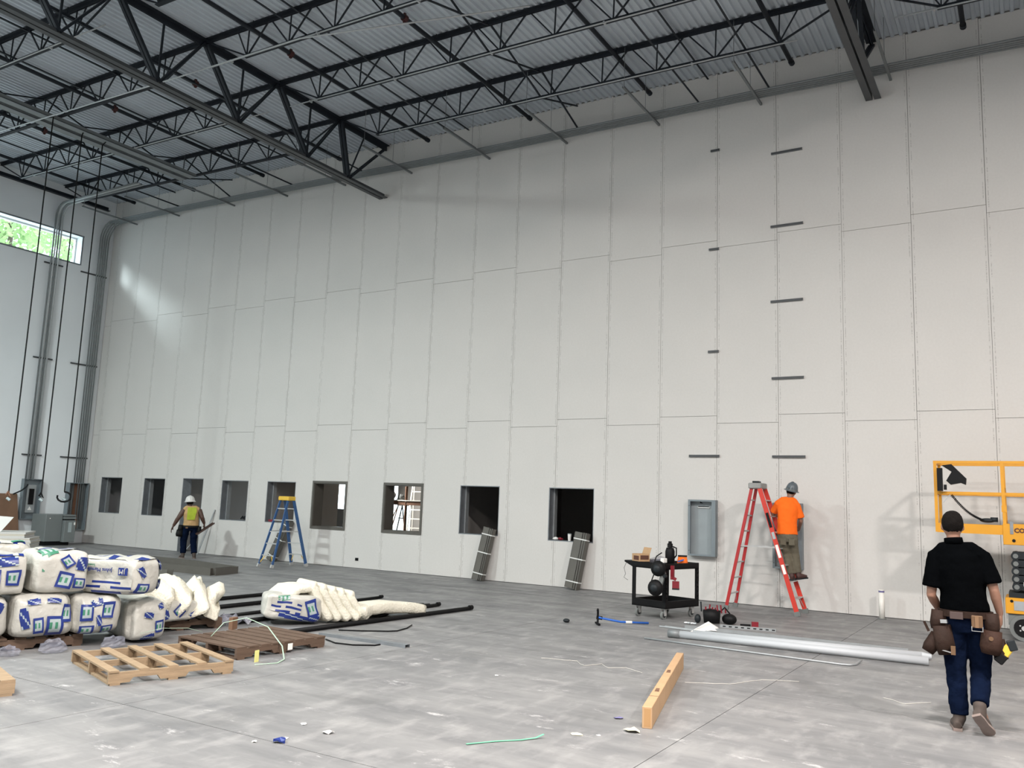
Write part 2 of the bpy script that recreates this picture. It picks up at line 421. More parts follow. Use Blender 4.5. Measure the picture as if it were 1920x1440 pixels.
def cut_slab(mb, a0, a1, z0, z1, holes, d0, d1, axis):
    """a plate in the (a, z) plane with rectangular holes and real thickness d0..d1 along the other axis"""
    As = sorted({a0, a1, *[min(max(h[i], a0), a1) for h in holes for i in (0, 1)]})
    Zs = sorted({z0, z1, *[min(max(h[i], z0), z1) for h in holes for i in (2, 3)]})
    def full(i, j):
        if i < 0 or j < 0 or i >= len(As) - 1 or j >= len(Zs) - 1: return False
        ca, cz = (As[i] + As[i + 1]) / 2, (Zs[j] + Zs[j + 1]) / 2
        return not any(h[0] < ca < h[1] and h[2] < cz < h[3] for h in holes)
    P = (lambda a, d, z: (a, d, z)) if axis == 'x' else (lambda a, d, z: (d, a, z))
    for i in range(len(As) - 1):
        for j in range(len(Zs) - 1):
            if not full(i, j): continue
            a, b, c, d = As[i], As[i + 1], Zs[j], Zs[j + 1]
            for dd in (d0, d1): mb.add([P(a, dd, c), P(b, dd, c), P(b, dd, d), P(a, dd, d)], [(0, 1, 2, 3)])
            if not full(i - 1, j): mb.add([P(a, d0, c), P(a, d1, c), P(a, d1, d), P(a, d0, d)], [(0, 1, 2, 3)])
            if not full(i + 1, j): mb.add([P(b, d0, c), P(b, d1, c), P(b, d1, d), P(b, d0, d)], [(0, 1, 2, 3)])
            if not full(i, j - 1): mb.add([P(a, d0, c), P(b, d0, c), P(b, d1, c), P(a, d1, c)], [(0, 1, 2, 3)])
            if not full(i, j + 1): mb.add([P(a, d0, d), P(b, d0, d), P(b, d1, d), P(a, d1, d)], [(0, 1, 2, 3)])
    return mb

# floor: a bed with sawn slabs on it
floor = tag(MB().mm(XW - 0.4, XE, YB, 6.4, -0.30, -0.0195).build('floor', M['saw']), kind='structure')
G = 4.07; x0s = [18.41 + G * i for i in range(-6, 8)]; y0s = [-12.03 + G * i for i in range(-6, 5)]
for i in range(len(x0s) - 1):
    for j in range(len(y0s) - 1):
        a, b = max(x0s[i], XW - 0.4), min(x0s[i + 1], XE); c, d = max(y0s[j], YB), min(y0s[j + 1], 6.3)
        if b - a < 0.2 or d - c < 0.2: continue
        MB().mm(a + 0.0038, b - 0.0038, c + 0.0038, d - 0.0038, -0.019, 0.0).build('slab', M['concrete'], floor)
tag(MB().mm(-60, 80, 6.45, 90, -0.25, -0.15).build('ground', M['grit']), kind='structure')

# front wall with its openings
OPEN = [(-0.86, 0.24, 1.00, 2.135), (1.35, 2.36, 1.00, 2.135), (3.19, 4.115, -0.5, 2.16), (4.93, 6.03, 1.00, 2.13), (6.79, 7.885, 1.01, 2.13),
        (8.55, 9.71, 0.95, 2.145), (10.99, 12.18, 0.955, 2.14), (13.30, 14.40, 1.01, 2.145), (15.70, 16.81, 0.98, 2.145)]
WD = 0.30
wf = MB(); cut_slab(wf, XW - 0.45, XE, -0.2, 12.2, OPEN, 0.016, WD, 'x')
wall_front = tag(wf.build('wall_front', M['core']), kind='structure')
GAP = 0.0035
col = 0
k0 = -2
for k in range(k0, 37):
    xa, xb = (k - 1) * PW, k * PW
    if xb <= XW + 0.02: continue
    xa = max(xa, XW + 0.004)
    low = (k % 2 != 0)
    z1, z2 = (3.505, 7.163) if low else (3.6576, 7.3152)
    for za, zb in ((0.012, z1), (z1, z2), (z2, zd((xa + xb) / 2) + 0.02)):
        jx = random.uniform(-0.0012, 0.0012); jy = random.uniform(0, 0.0015)
        o = cut_slab(MB(), xa + GAP + jx, xb - GAP + jx, za + (GAP if za > 0.1 else 0), zb - GAP, OPEN, 0.0 - jy, 0.0155, 'x').build('drywall_panel', M['gyp'], wall_front)
# galvanised liners and bronze frames in the openings
for i, (a, b, c, d) in enumerate(OPEN):
    n = i + 1
    if i == 2:
        fr = MB().mm(a, a + 0.02, 0.005, WD, 0, d).mm(b - 0.02, b, 0.005, WD, 0, d).mm(a + 0.02, b - 0.02, 0.005, WD, d - 0.02, d)
        tag(fr.build('door_1', M['galvd']), kind='structure'); continue
    if i in (5, 6):
        w_ = MB().mm(a, a + 0.045, -0.004, WD + 0.03, c, d).mm(b - 0.045, b, -0.004, WD + 0.03, c, d).mm(a + 0.045, b - 0.045, -0.004, WD + 0.03, d - 0.045, d).mm(a + 0.045, b - 0.045, -0.004, WD + 0.03, c, c + 0.045)
        wo = tag(w_.build('window_%d' % n, M['bronze']), kind='structure')
        e = 0.028
        for q in ((a - e, a + 0.03, c - e, d + e), (b - 0.03, b + e, c - e, d + e), (a + 0.03, b - 0.03, d - 0.03, d + e), (a + 0.03, b - 0.03, c - e, c + 0.03)):
            MB().mm(q[0], q[1], -0.022, -0.003, q[2], q[3]).build('trim', M['bronze'], wo)
    else:
        w_ = MB().mm(a, a + 0.018, 0.004, 0.20, c, d).mm(b - 0.018, b, 0.004, 0.20, c, d).mm(a + 0.018, b - 0.018, 0.004, WD, d - 0.018, d).mm(a + 0.018, b - 0.018, 0.004, WD, c, c + 0.018)
        wo = tag(w_.build('window_%d' % n, M['galvd']), kind='structure')
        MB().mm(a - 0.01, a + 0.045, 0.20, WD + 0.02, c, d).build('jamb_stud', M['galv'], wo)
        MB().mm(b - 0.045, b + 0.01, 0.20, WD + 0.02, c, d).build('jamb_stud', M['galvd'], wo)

# left wall with its long high window
LO = [(-6.9, -1.08, 9.06, 9.97)]
tag(cut_slab(MB(), YB, 6.4, -0.2, 12.3, LO, XW - 0.42, XW, 'y').build('wall_left', M['white']), kind='structure')
wn = MB()
for q in ((-6.9, -1.08, 9.06, 9.11), (-6.9, -1.08, 9.92, 9.97), (-6.9, -6.85, 9.11, 9.92), (-1.13, -1.08, 9.11, 9.92)): wn.mm(XW - 0.40, XW - 0.30, *q)
wo = tag(wn.build('window_10', M['alu']), kind='structure')
MB().mm(XW - 0.355, XW - 0.345, -6.85, -1.13, 9.11, 9.92).build('pane', M['pane'], wo)
MB().mm(XW, XW + 0.004, -6.96, -1.02, 9.97, 10.02).mm(XW, XW + 0.004, -1.08, -1.03, 9.02, 9.97).mm(XW, XW + 0.004, -6.96, -1.08, 9.01, 9.06).build('trim', M['galvd'], wo)
tag(MB().mm(XE, XE + 0.3, YB, 6.4, -0.2, 12.2).build('wall_right', M['white']), kind='structure')
tag(MB().mm(XW - 0.4, XE, YB - 0.3, YB, -0.2, 12.3).build('wall_back', M['white']), kind='structure')

# the unlit rooms behind the front wall
RO = [(3.6, 5.0, 1.36, 2.75), (5.2, 6.47, -0.1, 2.75), (6.47, 7.06, -0.1, 1.55)]
tag(cut_slab(MB(), XW, XE, -0.1, 3.3, RO, 6.1, 6.3, 'x').build('wall_rear', M['rear']), kind='structure')
tag(MB().mm(XW, XE, WD, 6.3, 3.2, 3.3).build('ceiling_rear', M['rear']), kind='structure')
for n, (x, ya, yb) in enumerate(((2.6, WD, 6.1), (6.6, WD, 3.0), (12.7, WD, 6.1))):
    tag(MB().mm(x - 0.06, x + 0.06, ya, yb, 0, 3.2).build('partition_%d' % (n + 1), M['rear']), kind='structure')

# roof deck: ribbed sheets under a sealed roof slab
rb = MB()
vs = [(XW - 0.5, YB - 0.3, zd(XW - 0.5) + 0.06), (XE + 0.3, YB - 0.3, zd(XE + 0.3) + 0.06), (XE + 0.3, 6.4, zd(XE + 0.3) + 0.06), (XW - 0.5, 6.4, zd(XW - 0.5) + 0.06)]
rb.add(vs + [(x, y, z + 0.25) for x, y, z in vs], [(0, 3, 2, 1), (4, 5, 6, 7), (0, 1, 5, 4), (1, 2, 6, 5), (2, 3, 7, 6), (3, 0, 4, 7)])
ceiling = tag(rb.build('ceiling', M['white']), kind='structure')
def deck_sheet():
    mb = MB(); p = 0.1524; prof = []
    for i in range(6):
        u = i * p; prof += [(u, 0.0), (u + 0.048, 0.0), (u + 0.066, 0.040), (u + 0.134, 0.040)]
    prof.append((6 * p, 0.0))
    vs = []
    for u, z in prof: vs += [(u, -16.5, z), (u, 16.5, z)]
    fs = [(2 * i, 2 * i + 2, 2 * i + 3, 2 * i + 1) for i in range(len(prof) - 1)]
    return mb.add(vs, fs).build('deck_sheet', M['deck'], ceiling)
ds = None
x = XW - 0.02
while x < XE - 0.2:
    Mx = Matrix.Translation((x, -16.5, zd(x) + 0.002)) @ Matrix.Rotation(TILT, 4, 'Y')
    if ds is None: ds = deck_sheet(); ds.matrix_local = Mx
    else: inst(ds, ceiling, Mx)
    x += 0.9144

# ================================================================== ROOF STEEL
JY = [-1.85 - 2.035 * i for i in range(8)]
BAYS = [(-1.6, 10.4), (10.4, 22.6), (22.6, 34.8)]
ORD = ['first', 'second', 'third', 'fourth', 'fifth', 'sixth', 'seventh', 'eighth']
BN = ['the left bay', 'the middle bay', 'the right bay']
def make_joist(L):
    root = thing('bar_joist', '', 'joist')
    tc = MB(); bc = MB()
    for s in (-1, 1):
        tc.angle((0.03, s * 0.012, -0.006), (L - 0.03, s * 0.012, -0.006), 0.07, 0.012, up=(0, 0, -1), flip=s)
        bc.angle((1.27, s * 0.010, -0.672), (L - 1.27, s * 0.010, -0.672), 0.055, 0.009, flip=s)
    tc.build('top_chord', M['steel'], root); bc.build('bottom_chord', M['steel'], root)
    n = 8; x0 = 1.33; st = (L - 2 * x0) / n
    rod = vert = None
    for i in range(n + 1):
        xb = x0 + st * i
        for sgn in (-1, 1):
            if (i == 0 and sgn < 0) or (i == n and sgn > 0):
                xe = 0.16 if i == 0 else L - 0.16
                MB().bar((xb, 0, -0.65), (xe, 0, -0.10), 0.030, 0.030).build('web_bar', M['steel'], root)
                MB().bar((xb, 0, -0.65), (xb + sgn * st * 0.28, 0, -0.06), 0.022, 0.022).build('web_bar', M['steel'], root)
                continue
            Mx = Matrix.Translation((xb, 0, 0)) @ (Matrix.Scale(-1, 4, (1, 0, 0)) if sgn < 0 else Matrix())
            if rod is None: rod = MB().bar((0.02, 0, -0.65), (st / 2 - 0.03, 0, -0.04), 0.026, 0.026).build('web_bar', M['steel'], root); rod.matrix_local = Mx
            else: inst(rod, root, Mx)
        Mx = Matrix.Translation((xb, 0, 0))
        if vert is None: vert = MB().bar((0, 0, -0.65), (0, 0, -0.04), 0.022, 0.022).build('web_post', M['steel'], root); vert.matrix_local = Mx
        else: inst(vert, root, Mx)
    return root
for bi, (xa, xb) in enumerate(BAYS):
    proto = None
    for j, y in enumerate(JY):
        if (bi == 2 and j > 2) or (bi == 1 and j > 5): continue
        if proto is None: o = proto = make_joist(xb - xa)
        else: o = copy_tree(proto)
        o.matrix_world = Matrix.Translation((xa, y, zd(xa))) @ Matrix.Rotation(TILT, 4, 'Y')
        WM[o.name] = o.matrix_world.copy()
        tag(o, 'black open-web roof joist in %s, %s out from the drywall' % (BN[bi], ORD[j]), 'joist', 'bar joists under the roof deck')

def make_girder(X, label):
    root = thing('truss_girder', label, 'girder', (X, 0, 0), group='joist girders')
    zt = zd(X) - 0.02
    tc = MB(); bc = MB()
    for s in (-1, 1):
        tc.angle((s * 0.022, -32.6, zt - 0.008), (s * 0.022, -0.03, zt - 0.008), 0.13, 0.014, up=(0, 0, -1), flip=s)
        bc.angle((s * 0.018, -32.6, 9.70), (s * 0.018, -0.03, 9.70), 0.12, 0.013, flip=s)
    tc.build('top_chord', M['steel'], root); bc.build('bottom_chord', M['steel2'], root)
    zb = 9.78; z1 = zt - 0.06
    def post(a, b, w, m='steel'):
        mb = MB()
        for s in (-1, 1): mb.bar((s * (w / 2 + 0.012), a[0], a[1]), (s * (w / 2 + 0.012), b[0], b[1]), w, w)
        mb.build('web_post', M[m], root)
    yb = [-2.87, -4.93, -6.95, -8.98, -11.0, -13.05] + [-15.08 - 2.035 * i for i in range(8)]
    post((-1.45, zb), (-1.80, z1), 0.07)
    post((-1.40, zb), (-0.10, z1 - 0.05), 0.045)
    MB().bar((0, -1.44, zb), (0, -0.9, z1), 0.03, 0.03).build('web_bar', M['steel'], root)
    for y in yb:
        post((y, zb), (y - 0.98, z1), 0.065)
        post((y + 0.02, zb), (y + 0.98, z1), 0.042)
        MB().bar((0, y, zb), (0, y + 0.02, z1), 0.035, 0.035).build('web_bar', M['steel'], root)
    return root
make_girder(10.4, 'deep black truss girder running into the wall above the bronze-framed windows')
make_girder(22.58, 'deep black truss girder at the top right, its flat lower chord seen end on')
# sprinkler pipes with couplings, bridging angles, ledger
for n, x in enumerate((-0.3, 2.75, 5.85, 8.9, 11.95, 15.0, 18.05, 21.1, 24.15)):
    z = zd(x) - 0.20
    t = thing('sprinkler_pipe', 'black sprinkler branch pipe through the joist webs, %s from the left wall' % (ORD + ['ninth'])[n], 'pipe', (x, -0.3, z), group='sprinkler branch pipes')
    MB().cyl((x, -14.5, z), (x, -0.22, z), 0.045, 10).build('pipe', M['steel'], t, world=True, smooth=True)
    MB().cyl((x, -0.30, z), (x, -0.19, z), 0.056, 10).build('end_cap', M['steel'], t, world=True)
    for y in (-4.95, -11.0):
        MB().cyl((x, y, z), (x, y - 0.09, z), 0.07, 10).mm(x - 0.02, x + 0.02, y - 0.07, y - 0.02, z - 0.1, z + 0.1).build('coupling', mat('red_primer_coupling', (0.055, 0.013, 0.012), 0.7), t, world=True)
    for y in JY[:4]:
        MB().bar((x, y - 0.1, z + 0.04), (x, y - 0.1, zd(x)), 0.012, 0.012).build('hanger', M['steel'], t, world=True)
br = 0
for n, (x, dz) in enumerate(((1.6, 0.085), (7.3, 0.085), (13.1, 0.085), (19.3, 0.085), (1.9, 0.60), (6.95, 0.62), (13.35, 0.62), (19.13, 0.62), (20.62, 0.62), (26.6, 0.62), (9.6, 0.62))):
    z = zd(x) - dz
    o = MB().angle((x, -14.5, z), (x, -0.06, z), 0.04, 0.006)
    where = 'under the deck' if dz < 0.2 else 'along the joist bottom chords'
    one(o, 'bridging_angle', M['steel'], 'thin black bridging angle %s, %s' % (where, {1: 'nearest the left wall', 7: 'left of the first truss girder', 13: 'right of the first truss girder', 19: 'above the column of struts', 20: 'left of the second truss girder', 26: 'right of the second truss girder', 9: 'close to the first truss girder', 6: 'in the middle of the left bay'}[int(x)]), 'bridging', 'joist bridging')
for xm in (4.35, 16.2):
    for j in range(5):
        ya = -0.06 if j == 0 else JY[j - 1]; yb_ = JY[j]
        t = thing('cross_bridging', 'crossed black bridging angles at mid span of %s, %s gap from the drywall' % ('the left bay' if xm < 10 else 'the middle bay', ORD[j]), 'bridging', (xm, yb_, zd(xm) - 0.6), group='crossed bridging')
        MB().bar((xm, ya - 0.03, zd(xm) - 0.07), (xm, yb_ + 0.03, zd(xm) - 0.64), 0.03, 0.03).build('brace', M['steel'], t, world=True)
        MB().bar((xm + 0.035, ya - 0.03, zd(xm) - 0.64), (xm + 0.035, yb_ + 0.03, zd(xm) - 0.07), 0.03, 0.03).build('brace', M['steel'], t, world=True)
# ledger and grey cable tray by the left wall
lg = MB().angle((XW + 0.01, -16, 11.10), (XW + 0.01, -0.3, 11.10), 0.14, 0.014, flip=1)
one(lg, 'ledger_angle', M['steel'], 'black ledger angle bolted along the top of the white left wall', 'ledger')
for x, lab in ((4.65, 'left'), (5.05, 'right')):
    z = 10.52
    o = MB().mm(x - 0.13, x + 0.13, -11.5, -2.0, z, z + 0.012).mm(x - 0.13, x - 0.118, -11.5, -2.0, z, z + 0.09).mm(x + 0.118, x + 0.13, -11.5, -2.0, z, z + 0.09)
    one(o, 'cable_tray', M['emtd'], '%s of two grey cable trays under the joists near the hanging cords' % lab, 'cable tray', 'cable trays')
# conduits strapped beside joist chords
def zc(x, j): return zd(x) - 0.70
for n, (j, xa, xb) in enumerate(((0, 11.8, 21.6), (1, 10.9, 21.3), (2, 10.7, 21.0), (1, -0.2, 10.2), (3, 0.5, 10.2), (0, 23.2, 33.0))):
    y = JY[j] - 0.06
    t = thing('conduit_run', 'thin grey conduit clipped under the %s joist of %s' % (ORD[j], BN[0 if xb < 10.4 else 1 if xb < 22.6 else 2]), 'conduit', (xa, y, zc(xa, j)), group='conduits on the joists')
    MB().cyl((xa, y, zc(xa, j)), (xb, y, zc(xb, j)), 0.014, 8).build('tube', M['emt'], t, world=True, smooth=True)
    q = xa + 0.6
    while q < xb - 0.3:
        MB().mm(q, q + 0.03, y - 0.02, y + 0.06, zc(q, j) - 0.02, zc(q, j) + 0.022).build('clip', M['emt'], t, world=True); q += 2.4
t = thing('conduit_run', 'pale conduit running free below the joists past the deep girder', 'conduit', (10.4, -6.4, 10.2))
MB().tube([(3.0, -6.4, 10.45), (9.6, -6.38, 10.22), (10.6, -6.36, 10.2), (13.5, -6.2, 10.25), (17.8, -5.0, 10.3)], 0.016, 8).build('tube', M['emt'], t, world=True, smooth=True)

# grey struts hung from the first joist to the wall, with the conduit rack on them
SX = [(-0.33, 10.556), (1.85, 10.523), (4.47, 10.447), (6.73, 10.38), (8.98, 10.32), (11.31, 10.254), (13.75, 10.188), (15.91, 10.158), (18.2, 10.122), (20.43, 10.098), (22.89, 10.038), (25.2, 9.985)]
def zs(x):
    for (a, za), (b, zb) in zip(SX, SX[1:]):
        if x <= b: return za + (zb - za) * (x - a) / (b - a)
    return SX[-1][1]
for n, (x, z) in enumerate(SX):
    t = thing('strut_channel', 'grey slotted strut carrying the conduit rack to the wall, %s from the left corner' % (ORD + ['ninth', 'tenth', 'eleventh', 'twelfth'])[n], 'strut', (x, 0, z), group='strut hangers for the conduit rack')
    MB().mm(x - 0.022, x + 0.022, -1.95, -0.01, z - 0.022, z - 0.018).mm(x - 0.022, x - 0.018, -1.95, -0.01, z - 0.018, z + 0.022).mm(x + 0.018, x + 0.022, -1.95, -0.01, z - 0.018, z + 0.022).build('channel', M['emtd'], t, world=True)
    MB().cyl((x, -1.90, z), (x, -1.90, zd(x)), 0.006, 6).build('hanger_rod', M['emtd'], t, world=True)
    MB().cyl((x, -0.80, z), (x, -0.80, zd(x)), 0.005, 6).build('hanger_rod', M['emtd'], t, world=True)
for i in range(5):
    y = -0.24 - 0.075 * i; r = 0.022
    pts = [(XW + 0.13, y, 0.75 if i < 3 else 1.9)]
    zt = zs(-0.33) + 0.022 + r + 0.0
    R = 0.62 - 0.02 * i
    pts.append((XW + 0.13, y, zt - R))
    for a in range(1, 8):
        th = a / 8 * PI / 2
        pts.append((XW + 0.13 + R * (1 - math.cos(th)), y, zt - R + R * math.sin(th)))
    for x, z in SX[0:]: 
        if x > XW + 0.13 + R: pts.append((x, y, z + 0.022 + r))
    pts.append((27.5, y, zs(27) + 0.01 + r - 0.05))
    one(MB().tube(pts, r, 8), 'rigid_conduit', M['emtd'], 'fat grey conduit turning from the corner along the wall top, %s from the drywall' % ORD[i], 'conduit', 'conduits of the wall-top rack', smooth=True)
for i in range(4):
    y = -1.86 - 0.075 * i; R = 0.42; zt = 10.78
    pts = [(XW + 0.10, y, 1.95), (XW + 0.10, y, zt - R)] + [(XW + 0.10 + R * (1 - math.cos(a / 6 * PI / 2)), y, zt - R + R * math.sin(a / 6 * PI / 2)) for a in range(1, 7)] + [(2.6, y, zt + 0.0)]
    one(MB().tube(pts, 0.026, 8), 'rigid_conduit', M['emtd'] if i % 2 else M['emt'], 'slim grey conduit crossing the high window down to the breaker panel, %s from the corner' % ORD[i], 'conduit', 'conduits crossing the high window', smooth=True)
for i, z in enumerate((8.82, 5.765, 2.722)):
    for j, (ya, yb_) in enumerate(((-2.25, -1.64), (-1.03, -0.12))):
        o = MB().mm(XW + 0.002, XW + 0.046, ya, yb_, z - 0.02, z + 0.021)
        one(o, 'strut_channel', M['steel2'], '%s dark strut holding the %s conduits on the left wall' % (('top', 'middle', 'bottom')[i], ('slim', 'fat corner')[j]), 'strut', 'struts on the left wall')

# ================================================================== THINGS ON THE WALLS
def enclosure(x0, x1, z0, z1, label):
    d = 0.155; t = thing('electrical_enclosure', label, 'electrical box', ((x0 + x1) / 2, 0, z0))
    MB().mm(x0 + 0.012, x1 - 0.012, -0.010, -0.002, z0 + 0.012, z1 - 0.012).build('back_plate', M['gboxi'], t, world=True)
    s = 0.012
    for q in ((x0, x0 + s, z0, z1), (x1 - s, x1, z0, z1), (x0 + s, x1 - s, z0, z0 + s), (x0 + s, x1 - s, z1 - s, z1)):
        MB().mm(q[0], q[1], -d, -0.002, q[2], q[3]).build('side', M['gbox'], t, world=True)
    for q in ((x0 + s, x0 + 0.045, z0 + s, z1 - s), (x1 - 0.075, x1 - s, z0 + s, z1 - s), (x0 + 0.045, x1 - 0.075, z0 + s, z0 + 0.035), (x0 + 0.045, x1 - 0.075, z1 - 0.035, z1 - s)):
        MB().mm(q[0], q[1], -d - 0.001, -d + 0.005, q[2], q[3]).build('flange', M['gbox'], t, world=True)
    MB().mm(x0 + 0.16, x0 + 0.40, -0.030, -0.010, z1 - 0.165, z1 - 0.135).build('bracket', M['alu'], t, world=True)
    MB().mm(x0 + 0.17, x0 + 0.39, -0.034, -0.030, z1 - 0.14, z1 - 0.125).build('bracket_slot', M['black'], t, world=True)
    MB().add([(x0 + 0.20, -0.013, z1 - 0.07), (x0 + 0.27, -0.013, z1 - 0.07), (x0 + 0.20, -0.013, z1 - 0.03), (x0 + 0.20, -0.011, z1 - 0.07), (x0 + 0.27, -0.011, z1 - 0.07), (x0 + 0.20, -0.011, z1 - 0.03)], [(0, 1, 2), (3, 5, 4), (0, 3, 4, 1), (1, 4, 5, 2), (2, 5, 3, 0)]).build('marking', M['black'], t, world=True)
    for z in (z0 + 0.10, z1 - 0.12): MB().cyl((x0 + 0.025, -d - 0.004, z), (x0 + 0.025, -d, z), 0.008, 8).build('screw', M['dark'], t, world=True)
enclosure(18.97, 19.53, 0.87, 1.97, 'empty grey steel enclosure on the wall behind the black cart')
enclosure(20.635, 21.175, 0.735, 1.955, 'grey steel enclosure on the wall behind the worker in orange')
for n, (a, b, z) in enumerate(((19.37, 19.56, 9.28), (19.34, 19.55, 7.13), (19.33, 19.55, 4.975), (18.94, 19.57, 2.85), (20.63, 21.24, 8.975), (20.61, 21.24, 7.44), (20.6, 21.22, 5.90), (20.61, 21.22, 4.365), (20.61, 21.23, 2.84))):
    l = ('topmost short', 'middle short', 'lowest short', 'long')[n] + ' dark strut on the wall above the empty enclosure' if n < 4 else '%s long dark strut in the column above the worker in orange' % ('top', 'second', 'third', 'fourth', 'lowest')[n - 4]
    t = thing('wall_strut', l, 'strut', ((a + b) / 2, 0, z - 0.02), group='struts up the drywall')
    MB().mm(a, b, -0.045, -0.041, z - 0.021, z + 0.021).build('web', M['steel2'], t, world=True)
    MB().mm(a, b, -0.041, -0.002, z - 0.021, z - 0.016).build('flange', M['galvd'], t, world=True)
    MB().mm(a, b, -0.041, -0.002, z + 0.016, z + 0.021).build('flange', M['galvd'], t, world=True)
one(MB().mm(10.16, 10.26, -0.012, -0.001, 0.19, 0.26), 'outlet_box', M['black'], 'small black outlet opening low on the wall below the bronze windows', 'outlet')
# plastic pipe stub at the right
t = thing('pipe_stub', 'white plastic pipe stub standing out of the floor by the wall', 'pipe', (22.54, -0.26, 0))
MB().cyl((22.54, -0.26, 0), (22.54, -0.26, 0.455), 0.047, 16).build('pipe', M['pvc'], t, world=True, smooth=True)
MB().cyl((22.54, -0.26, 0.455), (22.54, -0.26, 0.485), 0.050, 16).build('primer_ring', M['purple'], t, world=True)
MB().cyl((22.54, -0.26, 0.485), (22.54, -0.26, 0.50), 0.048, 16).build('rim', M['pvc'], t, world=True)
MB().cyl((22.54, -0.26, 0.0), (22.54, -0.26, 0.012), 0.075, 16).build('collar', M['rubber'], t, world=True)

# breaker panel, gutter, transformer at the left corner
t = thing('breaker_panel', 'open grey breaker panel on the left wall under the slim conduits', 'electrical panel', (XW, -1.86, 0.76))
x = XW + 0.002
MB().mm(x, x + 0.012, -2.15, -1.58, 0.76, 1.98).build('back', M['gbox'], t, world=True)
for q in ((-2.15, -2.135, 0.76, 1.98), (-1.595, -1.58, 0.76, 1.98), (-2.135, -1.595, 1.965, 1.98), (-2.135, -1.595, 0.76, 0.775)): MB().mm(x + 0.012, x + 0.16, *q).build('side', M['gbox'], t, world=True)
MB().mm(x + 0.012, x + 0.09, -1.99, -1.72, 0.95, 1.80).build('interior_trim', M['galv'], t, world=True)
MB().mm(x + 0.09, x + 0.125, -1.93, -1.79, 1.20, 1.68).build('breaker_row', M['black'], t, world=True)
MB().add([(x + 0.0915, -1.93, 1.03), (x + 0.0915, -1.80, 1.03), (x + 0.0915, -1.865, 1.14)], [(0, 1, 2)]).build('warning_label', M['paper'], t, world=True)
one(MB().tube([(XW + 0.1, -2.0, 1.80), (XW + 0.30, -2.14, 1.74), (XW + 0.34, -2.30, 1.62), (XW + 0.18, -2.45, 1.50)], 0.022, 8), 'cable_whip', M['dark'], 'dark cable bending out of the open breaker panel to the left', 'cable', smooth=True)
t = thing('wire_gutter', 'tall open grey wire gutter with a rusty board in the corner', 'electrical box', (XW, -0.37, 0.42))
MB().mm(x, x + 0.012, -0.72, -0.06, 0.42, 1.92).build('back', M['trafo'], t, world=True)
for q in ((-0.72, -0.70, 0.42, 1.92), (-0.08, -0.06, 0.42, 1.92), (-0.70, -0.08, 1.90, 1.92), (-0.70, -0.08, 0.42, 0.44)): MB().mm(x + 0.012, x + 0.20, *q).build('side', M['gbox'], t, world=True)
MB().mm(x + 0.013, x + 0.03, -0.45, -0.26, 0.45, 1.88).build('backboard', M['rust'], t, world=True)
for y in (-0.60, -0.53, -0.18): MB().cyl((x + 0.06, y, 0.46), (x + 0.06, y, 1.88), 0.022, 8).build('wire', M['emtd'], t, world=True, smooth=True)
t = thing('transformer', 'squat grey floor transformer standing by the left wall', 'transformer', (-0.72, -1.42, 0))
MB().mm(-1.30, -0.55, -1.86, -1.34, 0.12, 0.93).build('side_cabinet', M['trafo'], t, world=True, bevel=0.01)
MB().mm(-1.30, -0.42, -1.335, -0.98, 0.10, 0.76).build('front_cabinet', M['trafo'], t, world=True, bevel=0.01)
MB().mm(-1.25, -0.44, -1.335, -0.98, 0.80, 0.86).build('louvre', M['trafo'], t, world=True)
MB().mm(-1.25, -0.46, -1.335, -0.98, 0.88, 0.93).build('louvre', M['trafo'], t, world=True)
MB().mm(-1.25, -0.48, -1.33, -0.99, 0.76, 0.88).build('vent', M['black'], t, world=True)
MB().mm(-1.20, -0.60, -1.80, -1.05, 0.0, 0.12).build('plinth', M['black'], t, world=True)
MB().mm(-0.4195, -0.418, -1.22, -1.11, 0.40, 0.70).build('data_label', M['pale'], t, world=True)
MB().mm(-0.4195, -0.418, -1.05, -1.00, 0.62, 0.70).build('badge', M['paper'], t, world=True)
MB().mm(-0.5495, -0.548, -1.75, -1.72, 0.80, 0.83).build('badge', M['paper'], t, world=True)
one(MB().add([(XW + 0.34, -3.9, 0.0), (XW + 0.34, -2.20, 0.0), (XW + 0.03, -2.26, 1.51), (XW + 0.03, -3.9, 1.51), (XW + 0.36, -3.9, 0.004), (XW + 0.36, -2.20, 0.004), (XW + 0.05, -2.26, 1.514), (XW + 0.05, -3.9, 1.514)], [(0, 1, 2, 3), (4, 7, 6, 5), (0, 4, 5, 1), (1, 5, 6, 2), (2, 6, 7, 3), (3, 7, 4, 0)]), 'plywood_sheet', M['ply'], 'brown plywood sheet leaning on the left wall beside the breaker panel', 'plywood')
# drywall off-cut stack: boards one by one
MX = Matrix.Translation((2.45, -4.45, 0)) @ Matrix.Rotation(math.radians(49), 4, 'Z')
for i, xx in enumerate((-0.45, 0.30)):
    m_ = MB().mm(-0.05, 0.05, -0.55, 0.55, 0, 0.08).xf(MX @ Matrix.Translation((xx, 0, 0)))
    one(m_, 'timber_bearer', M['rust'], '%s timber bearer under the stack of drywall off-cuts' % ('left', 'right')[i], 'timber', 'bearers under the drywall stack')
z = 0.081
for i in range(17):
    th = 0.027 if i < 14 else 0.045
    L = (random.uniform(1.13, 1.17) if i < 14 else random.uniform(1.0, 1.04)); j = random.uniform(-0.02, 0.02)
    m_ = MB().mm(-0.6 + j, -0.6 + j + L, -0.55, 0.55, z, z + th - 0.002).xf(MX)
    one(m_, 'drywall_offcut', M['gyp'] if i % 3 else mat('board_edge', (0.55, 0.50, 0.42), 0.85), 'pale drywall off-cut stacked flat on bearers at the left edge', 'board', 'stacked drywall off-cuts'); z += th
p = [V((2.69, -4.86, 0.598)), V((2.81, -4.64, 0.965)), V((2.30, -5.40, 1.02)), V((2.05, -5.90, 0.62))]
p = [p[0], p[1], p[2], p[3]]
